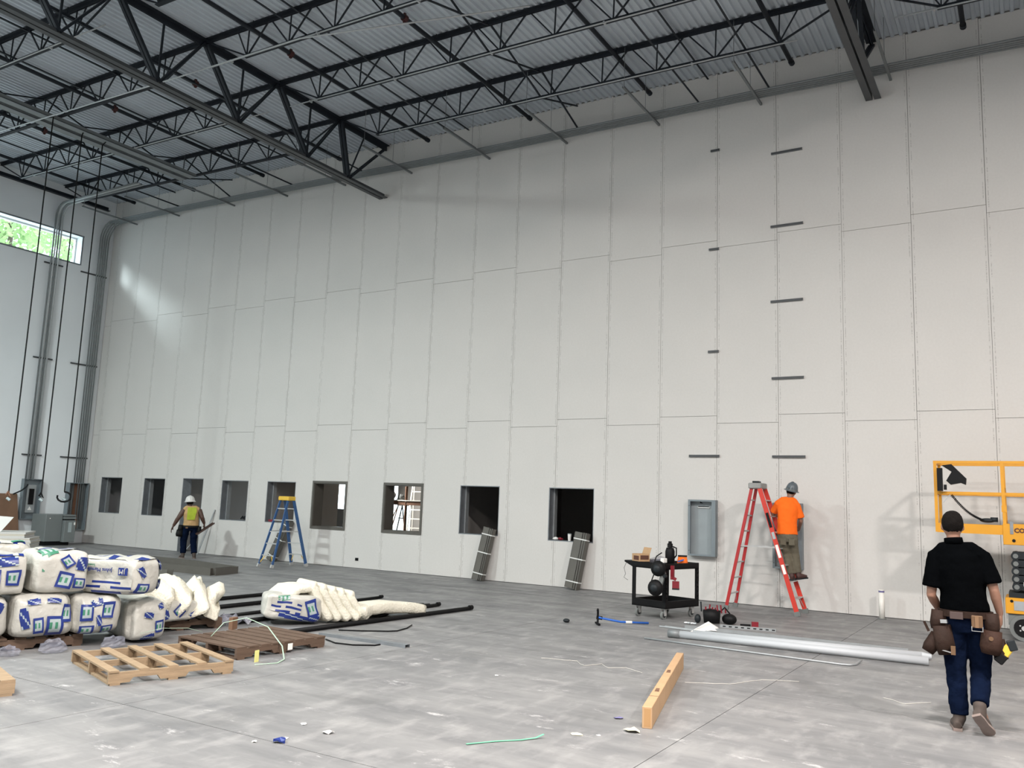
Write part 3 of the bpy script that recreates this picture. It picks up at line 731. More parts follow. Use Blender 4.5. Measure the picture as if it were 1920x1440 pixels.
nrm = (p[1] - p[0]).cross(p[3] - p[0]).normalized() * 0.012
one(MB().add(list(p) + [q + nrm for q in p], [(0, 1, 2, 3), (4, 7, 6, 5), (0, 4, 5, 1), (1, 5, 6, 2), (2, 6, 7, 3), (3, 7, 4, 0)]), 'drywall_sheet', M['paper'], 'white sheet lying tilted on top of the drywall stack at the left edge', 'board')
# hanging cord drops
for n, (x, y, z) in enumerate(((5.36, -6.2, 1.53), (5.02, -5.27, 1.52), (4.93, -4.66, 1.55))):
    t = thing('cord_drop', ('left', 'middle', 'right')[n] + ' black power cord hanging from the cable trays', 'cord', (x, y, z), group='hanging power cords')
    MB().tube([(x, y, z + 0.10), (x, y, 5.5), (x, y, 10.46), (5.06, y, 10.515), (5.06, y, 10.56)], 0.015, 6).build('cord', M['black'], t, world=True)
    if n == 2:
        MB().tube([(x, y, z + 0.1)] + [(x + 0.12 * math.sin(a), y + 0.1 * math.sin(a), z - 0.02 + 0.12 * math.cos(a)) for a in [k * 0.5 for k in range(0, 11)]], 0.022, 6).build('coil', M['black'], t, world=True)
    else:
        MB().tube([(x, y, z + 0.1), (x - 0.04, y - 0.03, z + 0.02), (x + 0.04, y + 0.03, z - 0.02), (x, y, z + 0.06)], 0.024, 6).build('coil', M['rust'] if n == 0 else M['black'], t, world=True)
    MB().cyl((x - 0.02, y - 0.02, z - 0.05), (x + 0.03, y + 0.03, z - 0.10), 0.030, 8).build('plug', M['pale'], t, world=True)

# things on the sills
t = thing('paper_cup', 'white paper cup on the sill of the rightmost opening', 'cup', (16.21, 0.06, 0.998))
MB().lathe((0, 0, 0), [(0.0, 0.0), (0.030, 0.0), (0.042, 0.145), (0.0, 0.145)], 14).build('body', M['paper'], t, smooth=False)
MB().cyl((0, 0, 0.145), (0, 0, 0.158), 0.045, 14).build('lid', M['pale'], t)
MB().cyl((0.0, 0, 0.158), (0.02, 0.0, 0.24), 0.005, 6).build('straw', M['black'], t)
for n, (x, s, c, l) in enumerate(((15.86, 0.05, 'paper', 'crumpled white wrapper on the sill of the rightmost opening'), (15.98, 0.045, 'tred', 'small red wrapper on the sill beside the crumpled white one'))):
    mb = MB().ell((x, 0.07, 0.998 + s * 0.6), (s * 1.5, s, s * 0.6), 8, 5)
    mb.v = [tuple(V(v) + V((random.uniform(-.012, .012), random.uniform(-.012, .012), random.uniform(0, .015)))) for v in mb.v]
    one(mb, 'wrapper', M[c], l, 'litter')
one(MB().mm(6.88, 7.05, 0.04, 0.10, 1.029, 1.09), 'small_box', M['tred'], 'small red box on the sill behind the blue ladder', 'box', bevel=0.006)
mb = MB()
for k in range(7): mb.bar((5.72 + 0.04 * k, 0.08 + 0.02 * random.random(), 1.05 + 0.05 * random.random()), (5.80 + 0.05 * k, 0.10, 1.09 + 0.05 * random.random()), 0.025, 0.03)
one(mb, 'tool_pile', M['black'], 'little heap of dark hand tools on the sill of the fourth window', 'tools')

# ================================================================== LADDERS
def step_ladder(name, label, base, rz, H, wb, wt, db, mats, rungs, style, apex=0.0):
    """base: centre on the floor; local y = spread direction (front frame at -y), x = width"""
    rail, rail2, cap, step = mats
    t = thing(name, label, 'ladder', base, rz)
    yt = 0.10
    def rl(s, fr, z):      # rail centre at height z
        k = z / H; wv = wb + (wt - wb) * k
        if not fr: wv -= 0.05
        y = (-1 if fr else 1) * (db / 2 + (yt / 2 - db / 2) * k) + apex * k
        return V((s * wv / 2, y, z))
    for fr in (True, False):
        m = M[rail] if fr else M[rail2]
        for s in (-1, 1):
            a, b = rl(s, fr, 0.03), rl(s, fr, H - 0.10)
            d = (b - a).normalized(); w_, h_ = (0.026, 0.078) if fr else (0.024, 0.055)
            o = MB().bar(a, b, w_, h_, up=(0, 1, 0)).build('rail', m, t)
            MB().bar(rl(s, fr, 0.0), rl(s, fr, 0.075), w_ + 0.016, h_ + 0.03, up=(0, 1, 0)).build('foot', M['rubber'] if style != 'blue' else M['alu'], t)
            if style == 'red' and fr and s == -1:
                for z0, z1, mm_ in ((0.70, 0.86, 'paper'), (0.98, 1.20, 'paper'), (1.30, 1.42, 'pale'), (1.50, 1.76, 'black')):
                    p0, p1 = rl(s, fr, z0), rl(s, fr, z1)
                    off = V((-0.0145, 0, 0)); MB().bar(p0 + off, p1 + off, 0.002, 0.05, up=(0, 1, 0)).build('sticker', M[mm_], t)
        n = rungs
        for i in range(1, n + 1):
            z = H * i / (n + 1) * 0.985
            a, b = rl(-1, fr, z), rl(1, fr, z)
            if fr: MB().bar(a, b, 0.085, 0.022).build('step', M[step], t)
            else: MB().bar(a, b, 0.035, 0.025).build('rear_bar', M[step], t)
    MB().mm(-wt / 2 - 0.035, wt / 2 + 0.035, apex - 0.12, apex + 0.12, H - 0.11, H - 0.005).build('top_cap', M[cap], t, bevel=0.015)
    if style == 'red': MB().mm(-wt / 2 + 0.02, wt / 2 - 0.16, apex - 0.06, apex + 0.06, H - 0.004, H + 0.03).build('tool_tray', M['dark'], t, bevel=0.008)
    for s in (-1, 1):
        z = H * 0.50; a, b = rl(s, True, z), rl(s, False, z)
        MB().bar(a, b, 0.008, 0.022).build('spreader', M['alu'], t)
    for fr in (True, False):
        for s in (-1, 1):
            a = rl(s, fr, 0.10); b = rl(s, fr, H / (rungs + 1) * 0.98); c = b.copy(); c.x -= s * 0.12
            MB().bar(a, c, 0.02, 0.006, up=(0, 1, 0)).build('knee_brace', M['yellow'] if (style == 'blue') else M['alu'], t)
    return t
# red ladder: steps to the right, seen from its side
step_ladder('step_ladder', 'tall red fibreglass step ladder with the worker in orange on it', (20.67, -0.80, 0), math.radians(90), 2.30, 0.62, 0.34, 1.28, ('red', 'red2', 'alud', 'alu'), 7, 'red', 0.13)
step_ladder('step_ladder', 'blue fibreglass step ladder with a yellow top by the wall', (8.84, -1.20, 0), math.radians(176), 1.74, 0.56, 0.32, 1.06, ('blue', 'blue', 'yellow', 'alu'), 5, 'blue')

# ================================================================== BUNDLES OF DARK FRAMES
def frame_bundle(base, top, w, d, label):
    base = V(base); top = V(top); zax = (top - base); L = zax.length; zax.normalize()
    xa = (V((1, 0, 0)) - zax * zax.x).normalized(); ya = zax.cross(xa)
    Mx = Matrix(((xa.x, ya.x, zax.x, base.x), (xa.y, ya.y, zax.y, base.y), (xa.z, ya.z, zax.z, base.z), (0, 0, 0, 1)))
    t = thing('frame_bundle', label, 'metal bundle', mtx=Mx)
    n = 3
    for i in range(n):
        a = -w / 2 + (w / n) * i if i else -w / 2
        wa = w * 0.66 if i == 0 else w * 0.17
        a = -w / 2 + (0, w * 0.66, w * 0.83)[i]
        l0 = random.uniform(0, 0.02); l1 = L - random.uniform(0, 0.03)
        MB().mm(a, a + wa - 0.006, -d / 2, -d / 2 + 0.012, l0, l1).mm(a, a + 0.012, -d / 2, d / 2, l0, l1).mm(a + wa - 0.018, a + wa - 0.006, -d / 2, d / 2, l0, l1).build('frame_channel', M['bronze'], t)
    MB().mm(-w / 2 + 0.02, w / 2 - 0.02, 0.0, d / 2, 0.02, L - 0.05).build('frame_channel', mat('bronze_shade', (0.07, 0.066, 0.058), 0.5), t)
    for k in (0.13, 0.52, 0.86):
        e = 0.004
        MB().mm(-w / 2 - e, w / 2 + e, -d / 2 - e, -d / 2 - e + 0.002, L * k - 0.012, L * k + 0.012).mm(-w / 2 - e, -w / 2 - e + 0.002, -d / 2, d / 2, L * k - 0.012, L * k + 0.012).mm(w / 2 + e - 0.002, w / 2 + e, -d / 2, d / 2, L * k - 0.012, L * k + 0.012).build('white_band', M['bandw'], t)
frame_bundle((14.06, -0.24, 0.01), (14.25, -0.10, 1.20), 0.27, 0.15, 'strapped bundle of bronze frame channels leaning under the eighth opening')
frame_bundle((16.46, -0.25, 0.01), (16.62, -0.10, 1.22), 0.30, 0.16, 'strapped bundle of bronze frame channels leaning under the paper cup')
frame_bundle((7.42, -0.26, 0.01), (7.86, -0.10, 1.12), 0.26, 0.15, 'strapped bundle of bronze frame channels leaning behind the blue ladder')
# two thin studs leaning beside the doorway
one(MB().bar((4.42, -0.24, 0.0), (4.75, -0.02, 1.28), 0.045, 0.03), 'metal_stud', M['galv'], 'upright galvanised stud leaning on the wall right of the doorway', 'stud')
one(MB().bar((4.02, -0.42, 0.0), (4.45, -0.06, 0.80), 0.035, 0.02), 'metal_stud', M['galv'], 'short slanting galvanised stud leaning right of the doorway', 'stud')

# ================================================================== CART
t = thing('utility_cart', 'black plastic utility cart on four casters in front of the wall', 'cart', (19.79, -3.45, 0), math.radians(74.6))
CT = t
# local: x along the 0.92 side (away from camera), y along the 0.68 side (to the left)
LX, LY = 0.92, 0.68
def tray(z0, z1, name, ext=0.0):
    MB().mm(0, LX, 0, LY + ext, z0, z0 + 0.02).build(name + '_floor', M['black'], t)
    for q in ((0, LX, 0, 0.03), (0, LX, LY + ext - 0.03, LY + ext), (0, 0.03, 0.03, LY + ext - 0.03), (LX - 0.03, LX, 0.03, LY + ext - 0.03)):
        MB().mm(q[0], q[1], q[2], q[3], z0, z1).build(name + '_rim', M['black'], t)
tray(0.175, 0.29, 'lower_tray'); tray(0.79, 0.885, 'top_tray')
MB().prism([(LY - 0.01, 0.79), (LY + 0.17, 0.865), (LY + 0.17, 0.89), (LY - 0.01, 0.885)], 'x', 0.0, LX).build('handle', M['black'], t)
for ix in (0, 1):
    for iy in (0, 1):
        x0, y0 = (0.0 if ix == 0 else LX - 0.07), (0.0 if iy == 0 else LY - 0.07)
        mb = MB()
        # corner post of two flanges, with slots left open in one flange
        xo = x0 if ix == 0 else x0 + 0.055
        mb.mm(xo, xo + 0.015, y0, y0 + 0.07, 0.28, 0.80)
        yo = y0 if iy == 0 else y0 + 0.055
        zz = 0.28
        for k in range(7):
            mb.mm(x0, x0 + 0.07, yo, yo + 0.015, zz, zz + 0.045); 
            mb.mm(x0, x0 + 0.022, yo, yo + 0.015, zz + 0.045, zz + 0.075).mm(x0 + 0.048, x0 + 0.07, yo, yo + 0.015, zz + 0.045, zz + 0.075)
            zz += 0.075
        mb.build('corner_post', M['black'], t)
        cx, cy = (0.07 if ix == 0 else LX - 0.09), (0.08 if iy == 0 else LY - 0.09)
        c = thing('caster', None, None, (0, 0, 0)); c.parent = t; WM[c.name] = WM[t.name].copy(); c.matrix_local = Matrix()
        MB().cyl((cx - 0.012, cy - 0.018, 0.065), (cx - 0.012, cy + 0.018, 0.065), 0.064, 18).build('wheel', M['rubber'], c)
        MB().cyl((cx - 0.012, cy - 0.02, 0.065), (cx - 0.012, cy + 0.02, 0.065), 0.036, 14).build('hub', M['dark'], c)
        MB().mm(cx - 0.03, cx + 0.03, cy - 0.032, cy - 0.026, 0.06, 0.165).mm(cx - 0.03, cx + 0.03, cy + 0.026, cy + 0.032, 0.06, 0.165).mm(cx - 0.04, cx + 0.04, cy - 0.036, cy + 0.036, 0.165, 0.176).build('fork', M['alu'], c)
def on_cart(x, y, z=0.0): return WM[CT.name] @ V((x, y, z))
CZ = 0.811
RC = math.radians(74.6)
# things on and hanging from the cart
b = on_cart(0.12, 0.60, 0.886)
b.z = 0.8865
t = thing('cardboard_carton', 'small open brown carton on the left end of the cart', 'box', (b.x, b.y, b.z), RC + math.radians(-20))
MB().mm(-0.10, 0.10, -0.115, 0.115, 0, 0.004).mm(-0.10, -0.095, -0.115, 0.115, 0.004, 0.12).mm(0.095, 0.10, -0.115, 0.115, 0.004, 0.12).mm(-0.095, 0.095, -0.115, -0.11, 0.004, 0.12).mm(-0.095, 0.095, 0.11, 0.115, 0.004, 0.12).build('body', M['card'], t)
MB().bar((0.0975, -0.0, 0.12), (0.135, 0.0, 0.225), 0.23, 0.005, up=(1, 0, 0)).build('flap', M['card'], t)
MB().mm(-0.102, -0.1005, -0.10, 0.06, 0.02, 0.09).build('print', M['cardd'], t)
MB().mm(-0.08, 0.08, -0.1165, -0.1155, 0.03, 0.10).build('print', M['cardd'], t)
b = on_cart(0.30, 0.14, CZ)
t = thing('black_thermos', 'black jug bottle standing on the near corner of the cart', 'bottle', (b.x, b.y, CZ))
MB().lathe((0, 0, 0), [(0.0, 0.0), (0.075, 0.0), (0.078, 0.26), (0.06, 0.32), (0.0, 0.325)], 14).build('body', M['black'], t, smooth=True)
MB().lathe((0, 0, 0.325), [(0.0, 0.0), (0.045, 0.0), (0.045, 0.06), (0.028, 0.07), (0.028, 0.10), (0.0, 0.10)], 12).build('lid', M['black'], t)
MB().tube([(0.05, 0, 0.34), (0.11, 0, 0.32), (0.11, 0, 0.20), (0.075, 0, 0.16)], 0.012, 8).build('handle', M['black'], t)
b = on_cart(0.62, 0.12, 0.8865)
t = thing('orange_pouch', 'bright orange pouch with a dark rim on the right end of the cart', 'pouch', (b.x, b.y, 0.8115), RC)
mb = MB().tube([(0, 0, 0), (0, 0, 0.08), (0, 0, 0.17)], [(0.085, 0.08), (0.095, 0.088), (0.075, 0.07)], 12, ref=(1, 0, 0)); mb.build('body', M['ored'], t, smooth=True)
MB().tube([(0, 0, 0.17), (0, 0, 0.195)], [(0.078, 0.073), (0.082, 0.076)], 12, ref=(1, 0, 0)).build('rim', M['dark'], t)
b = on_cart(0.46, 0.10, CZ)
one(MB().bar((b.x, b.y, 0.905), (b.x + 0.09, b.y + 0.05, 0.945), 0.025, 0.02), 'marker', M['bluep'], 'dark blue marker leaning between the jug and the orange pouch', 'marker')
b = on_cart(0.42, 0.42, CZ + 0.001)
one(MB().tube([(b.x - 0.17, b.y, CZ + 0.07), (b.x, b.y - 0.02, CZ + 0.10), (b.x + 0.16, b.y, CZ + 0.07)], [(0.05, 0.06), (0.075, 0.075), (0.05, 0.05)], 10), 'plastic_bag', M['film'], 'grey plastic bag lying in the top of the cart', 'bag', smooth=True)
b = on_cart(0.16, 0.16, 0.886)
one(MB().box((b.x, b.y, 0.925), (0.10, 0.07, 0.075), RC), 'paper_packet', M['paper'], 'small white packet on the cart beside the jug', 'packet', bevel=0.008)
# two black knee pads, a saw and a red drill hanging at the near post
def knee_pad(c, r, label):
    t = thing('knee_pad', label, 'knee pad', c)
    MB().ell((0, 0, 0), (r, r * 0.62, r), 14, 10).build('shell', M['black'], t, smooth=True)
    MB().ell((0, -r * 0.35, 0), (r * 0.55, r * 0.40, r * 0.55), 12, 8).build('cap', M['dark'], t, smooth=True)
    MB().tube([(-r * 0.7, 0.02, r * 0.5), (-r * 0.4, 0.05, r * 1.5), (r * 0.3, 0.06, r * 2.0)], 0.010, 6).build('strap', M['black'], t)
knee_pad((19.72, -3.60, 0.815), 0.125, 'black knee pad hanging over the top edge of the cart')
knee_pad((19.67, -3.58, 0.51), 0.13, 'black knee pad hanging lower down the near cart post')
t = thing('hand_grinder', 'grey-handled tool hanging between the two knee pads', 'tool', (19.76, -3.56, 0.52))
MB().bar((0.04, 0, 0.24), (-0.03, 0, 0.0), 0.05, 0.07).build('grip', M['rubber'], t); MB().bar((0.03, 0, 0.26), (0.07, 0, 0.16), 0.06, 0.05).build('head', M['dark'], t)
b = on_cart(0.12, -0.045, 0)
t = thing('cordless_drill', 'dark red cordless drill hanging on the near side of the cart', 'drill', (b.x, b.y, 0.50))
MB().bar((0, 0, 0.36), (0.0, 0, 0.14), 0.05, 0.055).build('body', M['tred'], t); MB().bar((-0.02, -0.01, 0.18), (0.055, 0.02, 0.14), 0.05, 0.05).build('handle', M['tred'], t); MB().box((0.05, 0.02, 0.06), (0.11, 0.07, 0.11), 0.3).build('battery', M['tred'], t)
MB().box((0.05, 0.02, -0.005), (0.112, 0.072, 0.025), 0.3).build('battery_base', M['dark'], t)
pp = on_cart(0.05, LY + 0.16, 0.86)
one(MB().tube([(pp.x, pp.y, 0.865), (pp.x - 0.04, pp.y - 0.02, 0.76), (pp.x - 0.02, pp.y, 0.66), (pp.x - 0.05, pp.y, 0.60), (pp.x + 0.02, pp.y + 0.01, 0.56)], 0.0035, 5), 'wire_scrap', M['dark'], 'thin dark wire dangling from the left handle of the cart', 'wire')

# ================================================================== SCISSOR LIFT
t = thing('scissor_lift', 'amber scissor lift with guard rails parked at the right edge', 'scissor lift', (25.0, -1.15, 0))
LF = t
YN, YF = -1.50, -0.78
def lb(name, m, *q, bevel=0.0):
    mb = MB()
    for r in q: mb.mm(*r)
    return mb.build(name, M[m], t, world=True, bevel=bevel)
# extension deck and main deck
lb('extension_deck', 'lift', (23.56, 24.46, YN, YN + 0.03, 1.555, 1.70), (23.56, 24.46, YF - 0.03, YF, 1.555, 1.70), (23.56, 23.59, YN + 0.03, YF - 0.03, 1.555, 1.70), (23.59, 24.46, YN + 0.03, YF - 0.03, 1.66, 1.69))
lb('platform', 'lift', (24.46, 26.35, YN - 0.02, YF + 0.02, 1.41, 1.725), bevel=0.006)
lb('hinge_plate', 'galvd', (24.555, 24.60, YN - 0.028, YN - 0.02, 1.57, 1.76))
MB().cyl((24.60, YN - 0.03, 1.475), (24.60, YN - 0.02, 1.475), 0.024, 12).build('pin', M['black'], t, world=True)
# guard rails
r = 0.021
def rail(a, b, rr=r, name='guard_rail'): MB().bar(a, b, rr * 2, rr * 2).build(name, M['lift'], t, world=True)
for y in (YN, YF):
    yy = y + (0.02 if y < -1 else -0.02)
    rail((23.56, yy, 1.56), (23.555, yy, 2.68), 0.023); rail((24.49, yy, 1.72), (24.48, yy, 2.68), 0.023)
    rail((23.53, yy, 2.66), (26.35, yy, 2.66)); rail((23.55, yy, 2.175), (26.35, yy, 2.175))
    rail((25.4, yy, 1.72), (25.4, yy, 2.66)); rail((26.33, yy, 1.72), (26.33, yy, 2.66))
    rail((24.78, yy, 2.66), (24.98, yy, 2.42), 0.018); rail((24.98, yy, 2.42), (25.0, yy, 2.18), 0.018)
rail((23.555, YN, 2.66), (23.555, YF, 2.66)); rail((23.555, YN, 2.175), (23.555, YF, 2.175))
for x in (24.48,): rail((x, YF - 0.02, 1.72), (x, YF - 0.02, 2.66))
lb('rail_clamp', 'lift', (24.455, 24.525, YN - 0.008, YN + 0.05, 1.90, 2.0))
# control box and coiled cord
t2 = MB().add([(23.66, YN - 0.02, 2.60), (23.80, YN - 0.02, 2.62), (24.00, YN - 0.02, 2.40), (23.99, YN - 0.02, 2.30), (23.92, YN - 0.02, 2.33), (23.78, YN - 0.02, 2.30), (23.72, YN - 0.02, 2.36), (23.80, YN - 0.02, 2.50)] +
              [(23.66, YN - 0.14, 2.60), (23.80, YN - 0.14, 2.62), (24.00, YN - 0.14, 2.40), (23.99, YN - 0.14, 2.30), (23.92, YN - 0.14, 2.33), (23.78, YN - 0.14, 2.30), (23.72, YN - 0.14, 2.36), (23.80, YN - 0.14, 2.50)],
              [(0, 1, 2, 3, 4, 5, 6, 7), (8, 15, 14, 13, 12, 11, 10, 9)] + [(i, (i + 1) % 8, (i + 1) % 8 + 8, i + 8) for i in range(8)])
cb = t2.build('control_bracket', M['black'], t, world=True)
MB().mm(23.59, 23.665, YN - 0.12, YN - 0.01, 2.20, 2.56).build('control_mount', M['black'], cb, world=True)
MB().mm(23.68, 23.72, YN - 0.10, YN - 0.03, 2.22, 2.30).build('switch', M['black'], cb, world=True)
pts = []
A, B = V((23.78, YN - 0.03, 2.14)), V((24.20, YN - 0.03, 1.765))
for k in range(0, 30 * 8 + 1):
    f = k / 240; c = A.lerp(B, f); c.z -= 0.06 * math.sin(PI * f); a = k / 8 * 2 * PI
    pts.append((c.x + 0.014 * math.cos(a), c.y + 0.014 * math.sin(a), c.z + 0.010 * math.cos(a)))
MB().tube(pts, 0.0055, 5).build('coiled_cord', M['black'], t, world=True)
MB().ell((24.26, YN + 0.06, 1.765), (0.11, 0.05, 0.035), 12, 8).mm(24.30, 24.40, YN + 0.02, YN + 0.1, 1.745, 1.815).build('hand_control', M['dark'], t, world=True, smooth=True)
MB().bar((23.66, YN + 0.01, 2.02), (23.76, YN + 0.01, 2.15), 0.01, 0.01).build('cable_hook', M['galv'], t, world=True)
# scissor stack
zs_ = [0.785 + 0.115 * i for i in range(5)]
for i, z in enumerate(zs_):
    lb('scissor_arm', 'dark', (24.57, 26.2, YN + 0.05, YF - 0.05, z - 0.045, z + 0.055))
    MB().cyl((24.61, YN + 0.03, z), (24.61, YF - 0.03, z), 0.062, 16).build('arm_end', M['dark'], t, world=True, smooth=False)
    MB().cyl((24.61, YN + 0.018, z), (24.61, YN + 0.03, z), 0.036, 14).build('pin', M['rubber'], t, world=True)
lb('white_label', 'paper', (24.70, 24.80, YN + 0.046, YN + 0.05, 0.80, 0.86))
# chassis and wheels
lb('chassis', 'lift', (24.45, 26.35, YN, YF, 0.39, 0.625), bevel=0.008)
lb('top_plate', 'dark', (24.50, 26.3, YN + 0.03, YF - 0.03, 0.625, 0.70))
lb('cover_plate', 'galv', (24.56, 24.76, YN - 0.006, YN, 0.44, 0.58), bevel=0.004)
MB().cyl((24.535, YN - 0.005, 0.575), (24.535, YN, 0.575), 0.022, 12).build('pin', M['black'], t, world=True)
lb('underframe', 'rubber', (24.48, 26.3, YN + 0.04, YF - 0.04, 0.22, 0.39))
for x in (24.68, 26.1):
    for y in (YN, YF):
        s = -1 if y < -1 else 1
        w_ = thing('wheel', None, None); w_.parent = t; w_.matrix_local = WM[t.name].inverted(); WM[w_.name] = Matrix()
        MB().cyl((x, y - s * 0.10, 0.19), (x, y + s * 0.005, 0.19), 0.19, 24).build('tyre', M['rubber'], w_)
        MB().cyl((x, y + s * 0.005, 0.19), (x, y + s * 0.012, 0.19), 0.135, 20).build('rim', M['black'], w_)
        MB().cyl((x, y + s * 0.012, 0.19), (x, y + s * 0.03, 0.19), 0.035, 12).build('hub', M['alu'], w_)
        for a in range(5): MB().cyl((x + 0.06 * math.cos(a * 1.257), y + s * 0.012, 0.19 + 0.06 * math.sin(a * 1.257)), (x + 0.06 * math.cos(a * 1.257), y + s * 0.022, 0.19 + 0.06 * math.sin(a * 1.257)), 0.012, 8).build('wheel_nut', M['alu'], w_)
letters('CON', 0.092, M['cardd'], t, WM[t.name].inverted() @ Matrix.Translation((24.715, YN - 0.0225, 1.625)) @ Matrix.Rotation(PI / 2, 4, 'X'), thick=0.002, bold=0.005)
MB().mm(25.0, 25.2, YN + 0.10, YN + 0.25, 1.726, 2.05).build('tool_case', M['dark'], t, world=True)

# ================================================================== FLOOR: PIPES, TOOLS, BOX
def pipe(p0, p1, r, m, name, label, cat, group=None, n=12):
    return one(MB().cyl((p0[0], p0[1], r), (p1[0], p1[1], r), r, n), name, M[m], label, cat, group, smooth=False)
t = thing('plastic_conduit', 'fat grey conduit with a belled left end, nearer of the pair on the floor', 'pipe', (20.6, -5.10, 0), group='fat conduits on the floor')
MB().cyl((20.62, -5.09, 0.057), (23.72, -4.93, 0.057), 0.050, 16).build('tube', M['pipeg'], t, world=True, smooth=True)
MB().cyl((20.48, -5.10, 0.057), (20.64, -5.09, 0.057), 0.057, 16).build('bell_end', M['emtd'], t, world=True, smooth=True)
t = thing('plastic_conduit', 'fat grey conduit with a tapered right end, farther of the pair on the floor', 'pipe', (20.8, -4.92, 0), group='fat conduits on the floor')
MB().cyl((20.75, -4.86, 0.050), (23.60, -4.50, 0.050), 0.050, 16).build('tube', M['pipeg'], t, world=True, smooth=True)
MB().cyl((23.60, -4.50, 0.050), (23.71, -4.485, 0.050), 0.050, 16, 0.03).build('tapered_end', M['pipeg'], t, world=True)
t = thing('bent_conduit', 'thin conduit with its right end bent up, nearest on the floor', 'conduit', (20.3, -5.5, 0))
MB().tube([(20.29, -5.50, 0.013), (21.6, -5.59, 0.013), (22.86, -5.67, 0.013), (22.95, -5.655, 0.015), (23.0, -5.58, 0.018), (23.02, -5.30, 0.03)], 0.0125, 8).build('tube', M['galv'], t, world=True, smooth=True)
pipe((20.0, -4.22), (22.6, -4.55), 0.012, 'galv', 'thin_conduit', 'thin bright conduit on the floor just behind the fat pair', 'conduit', 'thin conduits on the floor')
pipe((20.05, -4.13), (22.9, -4.38), 0.010, 'galv', 'thin_conduit', 'thin bright conduit on the floor next to the long strut', 'conduit', 'thin conduits on the floor')
mb = MB().mm(0, 3.05, -0.021, 0.021, 0, 0.003).mm(0, 3.05, -0.021, -0.018, 0.003, 0.042).mm(0, 3.05, 0.018, 0.021, 0.003, 0.042)
one(mb.xf(Matrix.Translation((20.33, -4.03, 0)) @ Matrix.Rotation(math.atan2(0.09, 3.0), 4, 'Z')), 'floor_strut', M['galv'], 'long grey strut channel lying behind the thin conduits', 'strut')
mb = MB().mm(0, 0.82, -0.02, 0.02, 0.038, 0.041).mm(0, 0.82, -0.02, -0.017, 0, 0.038).mm(0, 0.82, 0.017, 0.02, 0, 0.038)
for k in range(9): mb.cur = 1; mb.mm(0.04 + k * 0.09, 0.085 + k * 0.09, -0.0208, -0.0202, 0.01, 0.026)
o = one(mb.xf(Matrix.Translation((20.70, -3.50, 0)) @ Matrix.Rotation(math.atan2(0.16, 0.82), 4, 'Z')), 'slotted_strut', [M['galv'], M['black']], 'short slotted strut lying in front of the tool bag', 'strut')
# tool bag
t = thing('tool_bag', 'black tool bag full of red-handled tools on the floor', 'tool bag', (20.52, -3.22, 0))
MB().tube([(20.36, -3.28, 0.11), (20.46, -3.25, 0.12), (20.60, -3.20, 0.11)], [(0.10, 0.09), (0.118, 0.11), (0.10, 0.10)], 12).build('main_bag', M['black'], t, world=True, smooth=True)
MB().ell((20.73, -3.14, 0.085), (0.12, 0.10, 0.085), 12, 8).build('side_pocket', M['black'], t, world=True, smooth=True)
MB().ell((20.28, -3.32, 0.07), (0.05, 0.06, 0.07), 10, 8).build('side_pocket', M['dark'], t, world=True, smooth=True)
MB().tube([(20.60, -3.18, 0.19), (20.66, -3.15, 0.26), (20.74, -3.13, 0.16)], 0.012, 6).build('strap', M['black'], t, world=True)
for k in range(7):
    x = 20.40 + 0.045 * k; y = -3.26 + random.uniform(-0.04, 0.05) + 0.012 * k
    MB().cyl((x, y, 0.17), (x + random.uniform(-.03, .03), y, 0.24 + random.uniform(0, 0.06)), 0.012, 6).build('tool_handle', M['tred'], t, world=True)
MB().cyl((20.33, -3.29, 0.18), (20.32, -3.29, 0.33), 0.012, 6).build('tool_handle', M['dark'], t, world=True)
t = thing('red_tool', 'dark tool with a red grip lying right of the tool bag', 'tool', (21.05, -3.12, 0))
MB().bar((20.92, -3.20, 0.02), (21.06, -3.13, 0.02), 0.02, 0.04).build('shaft', M['black'], t, world=True); MB().box((21.12, -3.10, 0.04), (0.10, 0.06, 0.08), 0.4).build('grip', M['tred'], t, world=True)
mb = MB()
for k in range(4): mb.cyl((20.16 + 0.05 * k, -3.60 + 0.02 * (k % 2), 0.018), (20.20 + 0.05 * k, -3.58, 0.022), 0.018, 8)
one(mb, 'coupling_pile', M['galv'], 'few small metal couplings on the floor left of the tool bag', 'fittings')
one(MB().add([(20.52, -4.35, 0.0), (20.58, -4.32, 0), (20.74, -4.02, 0.10), (20.68, -4.0, 0.13), (20.80, -3.93, 0.05), (20.86, -3.98, 0.0), (20.76, -4.14, 0.02), (20.56, -4.33, 0.015), (20.72, -4.05, 0.115)], [(0, 1, 2), (0, 2, 3), (2, 4, 3), (2, 5, 4), (1, 6, 2), (2, 6, 5), (0, 7, 1), (7, 8, 2), (0, 3, 8)]), 'torn_sheet', M['paper'], 'crumpled white scrap standing beside the slotted strut', 'paper')
# conduit bender
t = thing('conduit_bender', 'conduit bender with a black shoe and blue handle on the floor', 'bender', (19.35, -4.6, 0))
MB().tube([(19.20, -4.66, 0.10), (19.45, -4.40, 0.035), (19.76, -4.07, 0.018)], 0.016, 8).build('handle', M['bluep'], t, world=True, smooth=True)
MB().cyl((19.50, -4.345, 0.033), (19.57, -4.27, 0.029), 0.019, 8).build('white_sleeve', M['paper'], t, world=True)
pts = [V((19.16, -4.70, 0.115)) + V((0.02 * math.cos(a) + 0.04, -0.05 * math.cos(a), 0.105 * math.sin(a))) for a in [PI * 0.55 + k * PI * 0.1 for k in range(-2, 10)]]
MB().tube(pts, [(0.022, 0.016)] * len(pts), 8).build('shoe', M['black'], t, world=True, smooth=True)
MB().bar((19.17, -4.70, 0.03), (19.28, -4.80, 0.015), 0.03, 0.025).build('foot_pedal', M['black'], t, world=True)
MB().bar((19.16, -4.66, 0.10), (19.24, -4.62, 0.09), 0.03, 0.05).build('socket', M['black'], t, world=True)
